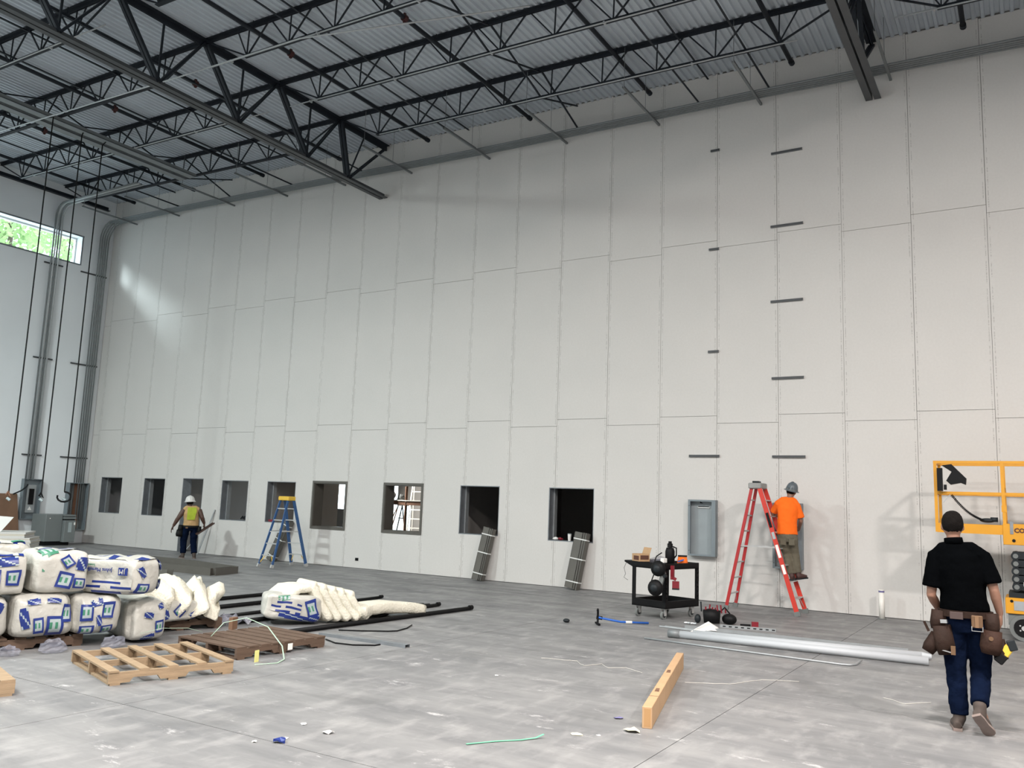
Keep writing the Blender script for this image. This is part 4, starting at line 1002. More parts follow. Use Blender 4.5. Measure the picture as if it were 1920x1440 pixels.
mb = MB().ell((18.75, -4.85, 0.03), (0.055, 0.045, 0.03), 10, 6)
one(mb, 'tape_roll', M['dark'], 'small dark lump lying on the floor left of the conduit bender', 'tape', smooth=True)
# long carton
a, b = V((22.15, -9.92, 0)), V((21.43, -7.22, 0)); L = (b - a).length
t = thing('long_carton', 'long narrow cardboard carton lying on the open floor', 'box', a, math.atan2(b.y - a.y, b.x - a.x))
MB().mm(0, L, -0.04, 0.04, 0, 0.17).build('body', M['card'], t, bevel=0.004)
MB().mm(-0.0016, 0, -0.030, 0.024, 0.015, 0.155).build('end_flap', mat('cardboard_shade', (0.40, 0.23, 0.10), 0.85), t)
for k, u in enumerate((0.62, 1.55)):
    for q in range(3): MB().mm(u + q * 0.05, u + q * 0.05 + 0.035, -0.022 + 0.004 * q, 0.018, 0.1703, 0.1712).build('print', M['cardd'], t)
MB().mm(0.42, 0.43, -0.04, 0.04, 0.1702, 0.1708).build('seam', M['cardd'], t)
# litter
def scrap(x, y, s, m, label, name='paper_scrap', cat='litter', h=0.006, n=7):
    pts = [(x + s * random.uniform(0.6, 1.1) * math.cos(i / n * 2 * PI), y + s * random.uniform(0.5, 0.95) * math.sin(i / n * 2 * PI)) for i in range(n)]
    mb = MB(); vs = [(px, py, h * random.random()) for px, py in pts] + [(px, py, h * random.random() + 0.002) for px, py in pts]
    vs += [(x, y, h * 0.9), (x, y, h * 0.9 + 0.003)]
    fs = [(i, (i + 1) % n, 2 * n) for i in range(n)] + [(n + i, 2 * n + 1, n + (i + 1) % n) for i in range(n)] + [(i, i + n, (i + 1) % n + n, (i + 1) % n) for i in range(n)]
    mb.add(vs, fs); zmin = min(v[2] for v in vs); mb.v = [(a_, b_, c_ - zmin + 0.0005) for a_, b_, c_ in mb.v]
    return one(mb, name, M[m], label, cat, 'scraps on the floor')
scrap(22.10, -10.08, 0.085, 'cream', 'torn cream paper scrap at the near end of the long carton', h=0.03)
scrap(21.78, -10.44, 0.055, 'cream', 'square cream paper scrap left of the long carton')
scrap(21.93, -10.36, 0.022, 'paper', 'tiny white scrap between the two cream paper scraps')
scrap(20.30, -11.62, 0.05, 'paper', 'folded white scrap near the blue tape on the floor', h=0.03)
scrap(20.17, -11.92, 0.022, 'paper', 'tiny white crumb on the floor beside the blue tape', h=0.012)
scrap(20.06, -12.12, 0.022, 'paper', 'tiny white crumb on the floor left of the blue tape', h=0.012)
scrap(19.98, -11.55, 0.03, 'paper', 'small white flake on the floor behind the blue tape', h=0.01)
scrap(20.20, -12.01, 0.055, 'print_', 'crumpled dark blue tape scrap on the floor joint', 'tape_scrap', h=0.04)
scrap(21.83, -9.76, 0.05, 'purple', 'small dark blue scrap left of the long carton', 'tape_scrap', h=0.012)
scrap(20.1, -8.95, 0.02, 'paper', 'tiny white speck in the middle of the open floor', h=0.006)
scrap(18.56, -13.55, 0.04, 'dark', 'small dark lump at the lower left of the floor', h=0.03)
one(MB().tube([(21.28, -11.22, 0.008), (21.40, -11.02, 0.006), (21.53, -10.87, 0.006), (21.60, -10.76, 0.010), (21.635, -10.70, 0.03)], [(0.002, 0.011)] * 5, 6, ref=(0, 0, 1)), 'green_strap', M['strap'], 'curved green packing strap lying on the near floor', 'strap')
for n, (pts, l) in enumerate((([(19.95, -7.75), (20.35, -7.65), (20.55, -7.85), (20.65, -7.6), (20.80, -7.78), (20.95, -7.62), (21.25, -7.8)], 'pale chalky string scribbled on the floor left of the long carton'), ([(21.75, -7.95), (22.15, -7.7), (22.35, -7.25), (22.75, -7.0)], 'pale chalky string trailing right of the long carton'), ([(23.55, -7.3), (23.75, -7.45), (24.0, -7.15)], 'pale chalky string on the floor left of the man in black'), ([(24.75, -7.9), (24.85, -8.3), (24.95, -7.7), (25.0, -8.4)], 'pale chalky string scribbled right of the man in black'))):
    P = []
    for (xa, ya), (xb, yb_) in zip(pts, pts[1:]):
        for k in range(6):
            f = k / 6; P.append((xa + (xb - xa) * f + 0.02 * noise.noise(V((xa * 3 + f * 4, ya, n))), ya + (yb_ - ya) * f + 0.03 * noise.noise(V((ya * 3 + f * 4, xa, n))), 0.004))
    one(MB().tube(P, 0.0032, 5), 'chalk_string', M['chalk'], l, 'string', 'chalky strings on the floor')

# ================================================================== DARK DOOR FRAMES LYING AT THE LEFT
def lying_frame(pts, label, w=0.13, h=0.15):
    """open rectangle of channel pieces on the floor"""
    t = thing('door_frame', label, 'door frame', (*pts[0], 0), group='bronze door frames on the floor')
    for (xa, ya), (xb, yb_) in zip(pts, pts[1:]):
        d = V((xb - xa, yb_ - ya, 0)).normalized(); s = V((-d.y, d.x, 0)) * (w / 2)
        a = V((xa, ya, 0)); b = V((xb, yb_, 0)); mb = MB()
        mb.bar(a + V((0, 0, 0.008)), b + V((0, 0, 0.008)), w, 0.014)
        for sg in (-1, 1): mb.bar(a + s * sg + V((0, 0, h / 2)), b + s * sg + V((0, 0, h / 2)), 0.014, h)
        mb.build('frame_piece', M['bronze'], t, world=True)
lying_frame([(5.6, -3.35), (7.9, -4.15), (9.80, -4.10), (9.62, -3.34), (7.6, -3.05), (5.7, -3.0)], 'bronze door frame lying on the floor behind the insulation')
lying_frame([(6.2, -4.75), (9.55, -4.98)], 'single bronze frame channel lying in front of the door frame')

# ================================================================== PEOPLE
def hand(mb, wr, d, side, palm_n, s=1.0, curl=0.5):
    """palm and five fingers from the wrist along d; palm_n = direction the palm faces; side = towards the thumb"""
    wr = V(wr); d = V(d).normalized(); pn = V(palm_n).normalized(); pn = (pn - d * pn.dot(d)).normalized(); sd = V(side); sd = (sd - d * sd.dot(d) - pn * sd.dot(pn)).normalized()
    mb.tube([wr - d * 0.01, wr + d * 0.035 * s, wr + d * 0.085 * s], [(0.026 * s, 0.019 * s), (0.040 * s, 0.018 * s), (0.042 * s, 0.015 * s)], 10, ref=sd)
    for i, (off, L) in enumerate(((0.031, 0.070), (0.011, 0.080), (-0.010, 0.074), (-0.030, 0.058))):
        p = wr + d * 0.080 * s + sd * off * s; c = d; pts = [p]
        for k in range(3):
            c = (c + pn * curl * (0.5 + 0.35 * k)).normalized(); p = p + c * L * s * (0.42, 0.32, 0.26)[k]; pts.append(p)
        mb.tube(pts, [0.0098 * s, 0.0092 * s, 0.0085 * s, 0.0072 * s], 8)
    p = wr + d * 0.025 * s + sd * 0.030 * s; c = (d * 0.6 + sd * 0.8 + pn * 0.25).normalized()
    pts = [p, p + c * 0.034 * s, p + c * 0.034 * s + (d * 0.85 + pn * 0.4).normalized() * 0.032 * s, p + c * 0.034 * s + (d * 0.85 + pn * 0.4).normalized() * 0.056 * s]
    mb.tube(pts, [0.0135 * s, 0.0115 * s, 0.0100 * s, 0.0080 * s], 8)

def person(label, base, rz, J, skin, shirt, trous, sleeve, hem_z, build=1.0, voxel=0.0085, trouser_w=1.0, sleeveless=False, headroll=0.0, headyaw=0.0, boots=None, armw=1.0, hands=1.0):
    t = thing('person', label, 'person', base, rz)
    g = lambda k: V(J[k])
    X = (1, 0, 0)
    # ---- body, one continuous skin
    mb = MB()
    nk, ch, bl, pv = g('neck'), g('chest'), g('belly'), g('pelvis')
    mb.tube([pv - V((0, 0, 0.05)), pv, bl, ch, (ch + nk) / 2 + V((0, 0, 0.02)), nk], [(0.12, 0.09), (0.15 * build, 0.10), (0.145 * build, 0.10), (0.165 * build, 0.11), (0.12, 0.085), (0.055, 0.058)], 16, ref=X)
    hd = g('head'); Rh = Matrix.Rotation(headyaw, 3, 'Z') @ Matrix.Rotation(headroll, 3, 'Y')
    mb.tube([nk - V((0, 0, 0.03)), nk + (hd - nk) * 0.35, hd - V((0, 0, 0.02))], [0.060, 0.055, 0.055], 12)
    mb.ell(hd, (0.077, 0.096, 0.112), 18, 14, Rh)
    mb.ell(hd + Rh @ V((0, 0.030, -0.062)), (0.052, 0.060, 0.055), 12, 10, Rh)               # jaw
    mb.tube([hd + Rh @ V((0, 0.090, 0.020)), hd + Rh @ V((0, 0.112, -0.020)), hd + Rh @ V((0, 0.092, -0.030))], [0.009, 0.014, 0.010], 8)   # nose
    mb.tube([hd + Rh @ V((-0.022, 0.090, -0.062)), hd + Rh @ V((0, 0.097, -0.060)), hd + Rh @ V((0.022, 0.090, -0.062))], 0.009, 8)         # lips
    for s in (-1, 1):
        mb.ell(hd + Rh @ V((s * 0.084, 0.0, -0.012)), (0.010, 0.020, 0.032), 10, 8, Rh)   # ears
        mb.ell(hd + Rh @ V((s * 0.031, 0.079, 0.024)), (0.020, 0.012, 0.008), 8, 6, Rh)      # brow
    for k, s in (('L', -1), ('R', 1)):
        sh, el, wr, hip, kn, an = (g(q + k) for q in ('sh', 'el', 'wr', 'hip', 'kn', 'an'))
        mb.tube([nk + V((0, 0, -0.06)), sh + V((-s * 0.02, 0, 0.0))], [0.055, 0.055], 10)
        mb.tube([sh, (sh + el) / 2, el, el + (wr - el) * 0.3, wr], [0.054 * build * armw, 0.049 * build * armw, 0.040 * build * armw, 0.042 * build * armw, 0.028 * armw], 12)
        hdir = V(J.get('hd' + k, (wr - el)))
        hand(mb, wr, hdir, V(J.get('th' + k, (0, 1, 0))), V(J.get('pn' + k, (-s, 0.2, 0))), hands, J.get('cu' + k, 0.35))
        mb.tube([hip, (hip + kn) / 2, kn, kn + (an - kn) * 0.3, an], [0.078, 0.068, 0.052, 0.050, 0.036], 12)
        mb.tube([an, an + (g('to' + k) - an) * 0.5, g('to' + k)], [0.036, 0.032, 0.022], 8)
    body = mb.build('body', skin, t); remesh(body, voxel, 3)
    for s in (-1, 1):
        e = MB().ell(hd + Rh @ V((s * 0.031, 0.087, 0.012)), (0.013, 0.010, 0.010), 10, 8, Rh); e.build('eye', M['paper'], t, smooth=True)
        MB().ell(hd + Rh @ V((s * 0.031, 0.0955, 0.012)), (0.006, 0.004, 0.006), 8, 6, Rh).build('iris', M['hair'], t, smooth=True)
    # ---- hair cap
    mb = MB(); mb.ell(hd + Rh @ V((0, -0.018, 0.027)), (0.087, 0.095, 0.106), 20, 16, Rh)
    hr = mb.build('hair', M['hair'], t); remesh(hr, 0.008, 1, 0.004, 30)
    # ---- shirt
    mb = MB()
    h = V((bl.x * 0.5 + pv.x * 0.5, pv.y * 0.5 + bl.y * 0.5, hem_z))
    bw = build
    mb.tube([h, h + (bl - h) * 0.6, bl, ch, ch + (nk - ch) * 0.45, nk - V((0, 0, 0.035)), nk + V((0, 0, 0.012))], [(0.195 * bw, 0.135), (0.185 * bw, 0.13), (0.18 * bw, 0.13), (0.195 * bw, 0.132), (0.185 * bw, 0.115), (0.105, 0.085), (0.066, 0.068)], 20, ref=X)
    for k, s in (('L', -1), ('R', 1)):
        sh, el = g('sh' + k), g('el' + k)
        mb.tube([nk + V((s * 0.03, 0, -0.035)), nk * 0.45 + sh * 0.55 + V((0, 0, 0.012)), sh + V((-s * 0.02, 0, -0.005))], [0.060, 0.068, 0.072], 12)
        if sleeveless: mb.ell(sh + V((-s * 0.035, 0, -0.02)), (0.055, 0.075, 0.075), 12, 8); continue
        e = sh + (el - sh) * sleeve
        mb.tube([sh + (sh - el).normalized() * 0.02 + V((-s * 0.02, 0, 0)), sh, sh + (e - sh) * 0.5, e], [0.050, 0.066 * bw, 0.076 * bw, 0.083 * bw], 14)
    so = mb.build('shirt' if not sleeveless else 'vest', shirt, t); remesh(so, 0.010, 5, 0.007, 9)
    # ---- trousers
    mb = MB()
    mb.tube([pv + V((0, 0, 0.10)), pv, pv - V((0, 0, 0.09))], [(0.172 * bw, 0.122), (0.182 * bw, 0.128), (0.165 * bw, 0.115)], 18, ref=X)
    for k, s in (('L', -1), ('R', 1)):
        hip, kn, an = (g(q + k) for q in ('hip', 'kn', 'an'))
        q = trouser_w
        mb.tube([hip + V((0, 0, 0.04)), (hip + kn) / 2, kn, (kn + an) / 2, an + (kn - an) * 0.06], [(0.092, 0.105), 0.088 * q, 0.076 * q, 0.071 * q, 0.066 * q], 14, ref=X)
    tr = mb.build('trousers', trous, t); remesh(tr, 0.011, 4, 0.009, 11)
    # ---- boots
    bm_ = boots or (M['boot'], M['sole'])
    for k in ('L', 'R'):
        an, to = g('an' + k), g('to' + k)
        up = V(J.get('up' + k, (0, 0, 1))).normalized(); heel = V(J['he' + k]) if 'he' + k in J else an + V((0, -0.055, -an.z + 0.03))
        f = (to - heel).normalized(); upp = (up - f * up.dot(f)).normalized(); sdv = f.cross(upp)
        mb = MB(); L = (to - heel).length
        mb.tube([heel, heel + f * L * 0.3 + upp * 0.012, heel + f * L * 0.65 + upp * 0.004, to], [(0.034, 0.040), (0.038, 0.050), (0.048, 0.042), (0.034, 0.026)], 12, ref=sdv)
        mb.tube([an + (g('kn' + k) - an).normalized() * 0.10, an, heel + f * 0.075], [0.052, 0.052, 0.046], 12)
        bo = mb.build('boot', bm_[0], t); remesh(bo, 0.009, 3)
        mb = MB()
        n = 10; ring = [(-0.01, 0.034), (0.05, 0.040), (0.12, 0.038), (0.19, 0.048), (L, 0.044), (L + 0.022, 0.022)]
        pts = [(u, w_) for u, w_ in ring] + [(u, -w_) for u, w_ in ring[::-1]]
        vs = [heel + f * u + sdv * w_ - upp * 0.040 for u, w_ in pts] + [heel + f * u + sdv * w_ - upp * 0.018 for u, w_ in pts]
        N = len(pts)
        mb.add(vs, [tuple(range(N))[::-1], tuple(range(N, 2 * N))] + [(i, (i + 1) % N, (i + 1) % N + N, i + N) for i in range(N)])
        mb.build('sole', bm_[1], bo)
    return t
def hard_hat(t, c, m, R=None, s=1.0, band=None):
    R = R or Matrix.Identity(3)
    h = MB(); prof = [(0.128 * s, -0.01), (0.126 * s, 0.02), (0.117 * s, 0.06), (0.092 * s, 0.105), (0.05 * s, 0.132), (0.0, 0.14)]
    h.lathe(c, prof, 20, R)
    o = h.build('hard_hat', M[m], t, smooth=True)
    b = MB(); n = 24; vs = []
    for r, z in ((0.118 * s, -0.004), (0.158 * s, -0.020), (0.158 * s, -0.026), (0.118 * s, -0.014)):
        for j in range(n):
            a = 2 * PI * j / n; q = R @ V((r * math.cos(a), r * 1.12 * math.sin(a), z)); vs.append(V(c) + q)
    fs = [(i * n + j, i * n + (j + 1) % n, ((i + 1) % 4) * n + (j + 1) % n, ((i + 1) % 4) * n + j) for i in range(4) for j in range(n)]
    b.add(vs, fs).build('brim', M[m], o, smooth=False)
    for a in (-0.5, 0, 0.5):
        r_ = MB(); pts = [R @ V((0.122 * s * math.sin(a) * math.cos(p), -0.122 * s * math.cos(p) * math.cos(a), 0.02 + 0.125 * math.sin(p))) for p in [k * 0.2 for k in range(8)]]
        r_.tube([V(c) + q for q in pts], 0.008, 6).build('ridge', M[m], o, smooth=True)
    if band:
        MB().lathe(c, [(0.1295 * s, -0.012), (0.1305 * s, 0.004), (0.1295 * s, 0.012)], 20, R).build('headband', M[band], o)
    return o

# ---- the man in black walking away, right
P3 = person('man in a black polo shirt and jeans walking away with a tool belt', (24.36, -8.2, 0), math.radians(3.58), dict(
    head=(-0.092, 0.035, 1.700), neck=(-0.085, 0.0, 1.545), chest=(-0.045, 0.0, 1.34), belly=(-0.028, 0.0, 1.13), pelvis=(-0.015, 0.0, 0.90),
    shL=(-0.235, 0.0, 1.435), elL=(-0.275, -0.02, 1.10), wrL=(-0.215, 0.13, 0.955), hdL=(0.25, 0.5, -0.8), thL=(0.6, 0.8, 0.2), pnL=(0.8, -0.2, -0.3), cuL=0.5,
    shR=(0.135, 0.0, 1.455), elR=(0.205, -0.03, 1.17), wrR=(0.243, 0.02, 0.975), hdR=(0.02, 0.12, -1.0), thR=(-0.2, 1, 0), pnR=(-1, 0.1, 0), cuR=0.45,
    hipL=(-0.10, 0.0, 0.86), knL=(-0.105, 0.03, 0.46), anL=(-0.088, 0.0, 0.10), heL=(-0.105, -0.075, 0.041), toL=(-0.125, 0.17, 0.041),
    hipR=(0.085, 0.0, 0.86), knR=(0.083, 0.10, 0.47), anR=(0.062, -0.15, 0.235), heR=(0.035, -0.215, 0.195), toR=(0.128, -0.075, 0.045), upR=(0, 1, 0.55)),
    M['skin'], M['shirt'], M['jean'], 0.80, 0.985, build=0.99, trouser_w=1.07, headyaw=0.1)
mb = MB(); 
for (zz, rr) in ((1.555, 0.072), (1.585, 0.070)): pass
mb.tube([(-0.085, 0.0, 1.545), (-0.09, 0.005, 1.598)], [(0.078, 0.080), (0.072, 0.076)], 16, ref=(1, 0, 0)); mb.build('collar', M['shirt'], P3, smooth=True)
def ring(t, c, rx, ry, h, m, name='belt'):
    n = 28; vs = []
    for r, z in ((1.0, -h / 2), (1.0, h / 2), (0.93, h / 2), (0.93, -h / 2)):
        for j in range(n):
            a = 2 * PI * j / n; vs.append((c[0] + rx * r * math.cos(a), c[1] + ry * r * math.sin(a), c[2] + z))
    return MB().add(vs, [(i * n + j, i * n + (j + 1) % n, ((i + 1) % 4) * n + (j + 1) % n, ((i + 1) % 4) * n + j) for i in range(4) for j in range(n)]).build(name, m, t)
belt = ring(P3, (-0.018, 0.0, 0.965), 0.212, 0.158, 0.055, M['leather'], 'tool_belt')
def pouch(t, c, d, rz, tilt, m, name='pouch'):
    mb = MB(); w_, dp, h = d
    mb.tube([(0, 0, -h / 2), (0, 0, -h * 0.2), (0, 0, h / 2)], [(w_ * 0.42, dp * 0.40), (w_ * 0.52, dp * 0.52), (w_ * 0.47, dp * 0.50)], 12, ref=(1, 0, 0))
    mb.xf(Matrix.Translation(c) @ Matrix.Rotation(rz, 4, 'Z') @ Matrix.Rotation(tilt, 4, 'Y'))
    o = mb.build(name, m, t, smooth=True, bevel=0.0); return o
pouch(P3, (-0.225, -0.06, 0.90), (0.13, 0.10, 0.16), 0.4, 0.10, M['leather'])
pouch(P3, (-0.185, -0.09, 0.74), (0.16, 0.11, 0.24), 0.4, -0.15, M['leather'])
pouch(P3, (-0.275, -0.07, 0.70), (0.12, 0.10, 0.17), 0.4, 0.55, M['leather'])
MB().bar((-0.30, -0.10, 0.80), (-0.335, -0.10, 0.88), 0.016, 0.02).build('tool_tip', M['leather'], P3)
MB().bar((-0.205, -0.135, 0.895), (-0.155, -0.155, 0.900), 0.02, 0.03).build('metal_clip', M['chrome'], P3)
MB().cyl((-0.22, -0.13, 0.66), (-0.13, -0.15, 0.645), 0.006, 6).build('nail_bar', M['chrome'], P3)
MB().mm(-0.135, -0.10, -0.17, -0.14, 0.63, 0.70).build('hammer_butt', M['leather2'], P3)
pouch(P3, (0.175, -0.075, 0.90), (0.12, 0.10, 0.17), -0.4, 0.0, M['leather'])
pouch(P3, (0.165, -0.10, 0.755), (0.17, 0.12, 0.19), -0.4, 0.1, mat('reddish_leather', (0.040, 0.020, 0.014), 0.7, 0, 0.5, 9, 0.4, 20, spec=0.15))
pouch(P3, (0.225, -0.07, 0.70), (0.12, 0.10, 0.16), -0.4, -0.2, M['leather'])
MB().cyl((0.165, -0.168, 0.79), (0.165, -0.158, 0.79), 0.018, 10).build('rivet', M['leather2'], P3)
MB().mm(-0.135, -0.035, -0.170, -0.160, 0.925, 0.985).build('belt_patch', mat('mauve_leather', (0.06, 0.038, 0.034), 0.7), P3, bevel=0.003)
MB().mm(0.025, 0.110, -0.178, -0.155, 0.868, 0.968).build('tape_holder', M['leather2'], P3, bevel=0.006)
MB().mm(0.052, 0.080, -0.184, -0.178, 0.870, 0.965).build('holder_strap', mat('light_leather', (0.18, 0.10, 0.05), 0.6), P3)
MB().tube([(0.027, -0.175, 0.88), (0.027, -0.178, 0.842), (0.108, -0.178, 0.842), (0.108, -0.175, 0.88)], 0.0045, 6).build('holder_clip', M['chrome'], P3)
t2 = MB().bar((0.205, -0.09, 0.60), (0.255, -0.09, 0.665), 0.07, 0.075).build('drill_head', M['black'], P3, bevel=0.008)
MB().bar((0.250, -0.09, 0.66), (0.30, -0.09, 0.735), 0.06, 0.07).build('drill_body', M['yellow'], P3, bevel=0.008)
MB().bar((0.285, -0.09, 0.735), (0.345, -0.09, 0.755), 0.07, 0.085).build('drill_battery', M['dark'], P3, bevel=0.006)

# ---- the worker in orange on the ladder
P2 = person('worker in an orange shirt and grey hard hat standing on the red ladder', (21.10, -0.75, 0), math.radians(13.4), dict(
    head=(0.035, 0.07, 2.165), neck=(0.005, 0.03, 2.045), chest=(-0.035, 0.0, 1.83), belly=(-0.045, -0.01, 1.58), pelvis=(-0.04, -0.01, 1.34),
    shL=(-0.205, 0.02, 1.935), elL=(-0.285, 0.17, 1.74), wrL=(-0.17, 0.36, 1.70), hdL=(0.5, 0.8, 0.1), thL=(0, 0, 1), pnL=(0.6, -0.3, -0.4),
    shR=(0.135, 0.02, 1.905), elR=(0.192, 0.06, 1.63), wrR=(0.165, 0.26, 1.50), hdR=(-0.2, 0.9, -0.2), thR=(0, 0.1, 1), pnR=(-0.7, -0.2, -0.5),
    hipL=(-0.125, -0.01, 1.28), knL=(-0.055, 0.05, 1.03), anL=(0.028, -0.03, 0.665), heL=(0.02, -0.075, 0.620), toL=(0.06, 0.15, 0.620),
    hipR=(0.05, -0.01, 1.28), knR=(0.082, 0.05, 1.05), anR=(0.135, 0.0, 0.690), heR=(0.115, -0.05, 0.640), toR=(0.275, 0.09, 0.660)),
    M['skin'], M['orange'], M['khaki'], 0.78, 1.385, build=0.94, headroll=0.28, headyaw=-0.5, trouser_w=0.98, boots=(M['bootr'], M['dark']))
hard_hat(P2, (0.042, 0.062, 2.195), 'hatg', Matrix.Rotation(-0.5, 3, 'Z') @ Matrix.Rotation(0.27, 3, 'Y'), 0.84, 'rubber')
for sx in (-0.115, 0.03): MB().mm(sx - 0.05, sx + 0.05, -0.150, -0.138, 1.20, 1.31).build('back_pocket', M['khaki'], P2, bevel=0.004)

# ---- the worker in the vest walking to the doorway
P1 = person('worker in a lime and orange vest and white hard hat walking to the doorway', (5.55, -1.43, 0), math.radians(51.9), dict(
    head=(-0.072, 0.03, 1.475), neck=(-0.055, 0.0, 1.37), chest=(-0.02, 0.0, 1.20), belly=(0.0, 0.0, 1.02), pelvis=(-0.01, 0.0, 0.82),
    shL=(-0.205, 0.0, 1.275), elL=(-0.33, -0.03, 1.06), wrL=(-0.435, 0.02, 0.85), hdL=(-0.35, 0.1, -0.9), thL=(0.2, 1, 0), pnL=(1, 0, -0.2),
    shR=(0.175, 0.0, 1.285), elR=(0.265, -0.05, 1.09), wrR=(0.335, 0.03, 0.925), hdR=(0.05, 0.25, -1), thR=(0.1, 1, 0.1), pnR=(-0.9, 0.1, 0), cuR=0.7,
    hipL=(-0.115, 0.0, 0.78), knL=(-0.150, 0.04, 0.47), anL=(-0.135, 0.0, 0.11), heL=(-0.120, -0.06, 0.041), toL=(-0.205, 0.16, 0.041),
    hipR=(0.095, 0.0, 0.78), knR=(0.095, 0.03, 0.47), anR=(0.140, -0.10, 0.12), heR=(0.143, -0.16, 0.048), toR=(0.155, 0.08, 0.041)),
    M['skind'], M['peach'], M['jean'], 0.9, 0.845, build=1.05, sleeveless=True, trouser_w=1.15, armw=1.3, hands=1.3)
hard_hat(P1, (-0.074, 0.025, 1.520), 'hatw', Matrix.Rotation(-0.08, 3, 'Y'), 0.95)
# lime back panel laid over the vest
vs = []; n = 7
for i in range(n):
    for j in range(n):
        u, v_ = i / (n - 1), j / (n - 1); x_ = -0.115 + (0.235 - 0.06 * abs(v_ - 0.7)) * u; z_ = 1.02 + 0.33 * v_
        yb_ = -0.148 + 0.25 * (x_ + 0.005) ** 2 + (0.055 * max(0, v_ - 0.6) / 0.4)
        vs.append((x_, yb_, z_))
MB().add(vs + [(a_, b_ + 0.012, c_) for a_, b_, c_ in vs], [(i * n + j, (i + 1) * n + j, (i + 1) * n + j + 1, i * n + j + 1) for i in range(n - 1) for j in range(n - 1)] + [(n * n + i * n + j, n * n + i * n + j + 1, n * n + (i + 1) * n + j + 1, n * n + (i + 1) * n + j) for i in range(n - 1) for j in range(n - 1)]).build('lime_panel', M['lime'], P1, smooth=True)
ring(P1, (-0.005, 0.0, 0.845), 0.215, 0.158, 0.05, M['black'])
pouch(P1, (-0.255, -0.04, 0.80), (0.13, 0.11, 0.16), 0.3, 0.1, M['black'])
pouch(P1, (-0.265, -0.04, 0.66), (0.19, 0.12, 0.18), 0.3, 0.1, M['black'])
pouch(P1, (0.215, -0.03, 0.76), (0.12, 0.11, 0.18), -0.3, 0.0, M['black'])
MB().mm(-0.13, -0.07, -0.172, -0.150, 0.79, 0.835).build('belt_tool', M['leather2'], P1, bevel=0.004)
Mp = WM[P1.name]
a, b = Mp @ V((0.17, -0.12, 0.63)), Mp @ V((0.585, 0.12, 0.93))
mid = (a + b) / 2
d = (b - a).normalized(); sd = d.cross(V((0, 0, 1))).normalized(); up = sd.cross(d)
mb = MB().bar(a, b, 0.085, 0.006, up=up); mb.bar(a + sd * 0.04 + up * 0.02, b + sd * 0.04 + up * 0.02, 0.006, 0.04, up=up); mb.bar(a - sd * 0.04 + up * 0.02, b - sd * 0.04 + up * 0.02, 0.006, 0.04, up=up)
one(mb, 'channel_offcut', mat('brown_channel', (0.075, 0.045, 0.036), 0.5), 'brown metal channel held in the right hand of the worker in the vest', 'metal channel')

# ================================================================== PALLETS
def pallet(label, c, rz, L, W, m, boards, bw, H=0.13, notch=True, both=True):
    """L along local x (stringer direction), W along local y (board direction)"""
    t = thing('wooden_pallet', label, 'pallet', (*c, 0), rz)
    for y in (-W / 2 + 0.02, 0.0, W / 2 - 0.02):
        mb = MB(); z0, z1 = 0.018, H - 0.018; n1, n2 = L * 0.16, L * 0.40
        poly = [(-L / 2, z0), (-L / 2 + n1, z0), (-L / 2 + n1 + 0.03, z0 + 0.04), (-L / 2 + n2 - 0.03, z0 + 0.04), (-L / 2 + n2, z0), (L / 2 - n2, z0), (L / 2 - n2 + 0.03, z0 + 0.04), (L / 2 - n1 - 0.03, z0 + 0.04), (L / 2 - n1, z0), (L / 2, z0), (L / 2, z1), (-L / 2, z1)]
        mb.prism(poly, 'y', y - 0.019, y + 0.019).build('stringer', M[m], t)
    for i in range(boards):
        x = -L / 2 + bw / 2 + (L - bw) * i / (boards - 1); j = random.uniform(-0.008, 0.008)
        MB().mm(x - bw / 2, x + bw / 2, -W / 2 + j, W / 2 + j, H - 0.0175, H).build('deck_board', M[m], t)
    for x in (-L / 2 + 0.06, 0.0, L / 2 - 0.06):
        MB().mm(x - 0.045, x + 0.045, -W / 2, W / 2, 0.0, 0.0175).build('base_board', M[m], t)
    return t
ang = lambda a, b: math.atan2(b[1] - a[1], b[0] - a[0])
# local x runs along the near edge, local y away from the camera
pallet('pale pine pallet with five spaced boards, nearest of the pallets', (17.30, -10.98), ang((17.82, -11.65), (18.16, -10.58)), 1.16, 1.26, 'pine', 5, 0.085)
pallet('dark weathered pallet with close boards behind the pale one', (17.10, -9.50), ang((17.59, -10.15), (17.67, -8.95)), 1.24, 1.06, 'pined', 8, 0.125)
pallet('pale pallet cut off by the left edge of the picture', (16.86, -12.72), ang((17.32, -12.45), (17.38, -12.26)), 0.95, 1.0, 'pine', 6, 0.11)
pallet('dark pallet under the plastic-wrapped insulation pile', (15.00, -11.15), ang((15.53, -11.52), (15.85, -10.41)), 1.25, 1.05, 'pined', 7, 0.11)
pallet('dark pallet under the torn-open insulation bag', (15.05, -9.15), ang((15.53, -11.52), (15.85, -10.41)), 1.1, 1.0, 'pined', 7, 0.11)
# a block of wood, tag and label on the dark pallet
one(MB().box((16.55, -9.33, 0.20), (0.05, 0.11, 0.14), 0.3), 'wood_block', M['ply'], 'small brown wood block standing on the dark weathered pallet', 'wood block')
one(MB().box((17.80, -10.07, 0.06), (0.006, 0.06, 0.12), 0.1), 'yellow_tag', mat('yellow_paper', (0.72, 0.70, 0.25), 0.7), 'torn yellow tag stuck on the corner of the dark pallet', 'tag')
one(MB().mm(17.665, 17.669, -9.50, -9.43, 0.035, 0.105), 'white_label', M['paper'], 'square white label on the edge of the dark pallet', 'label')

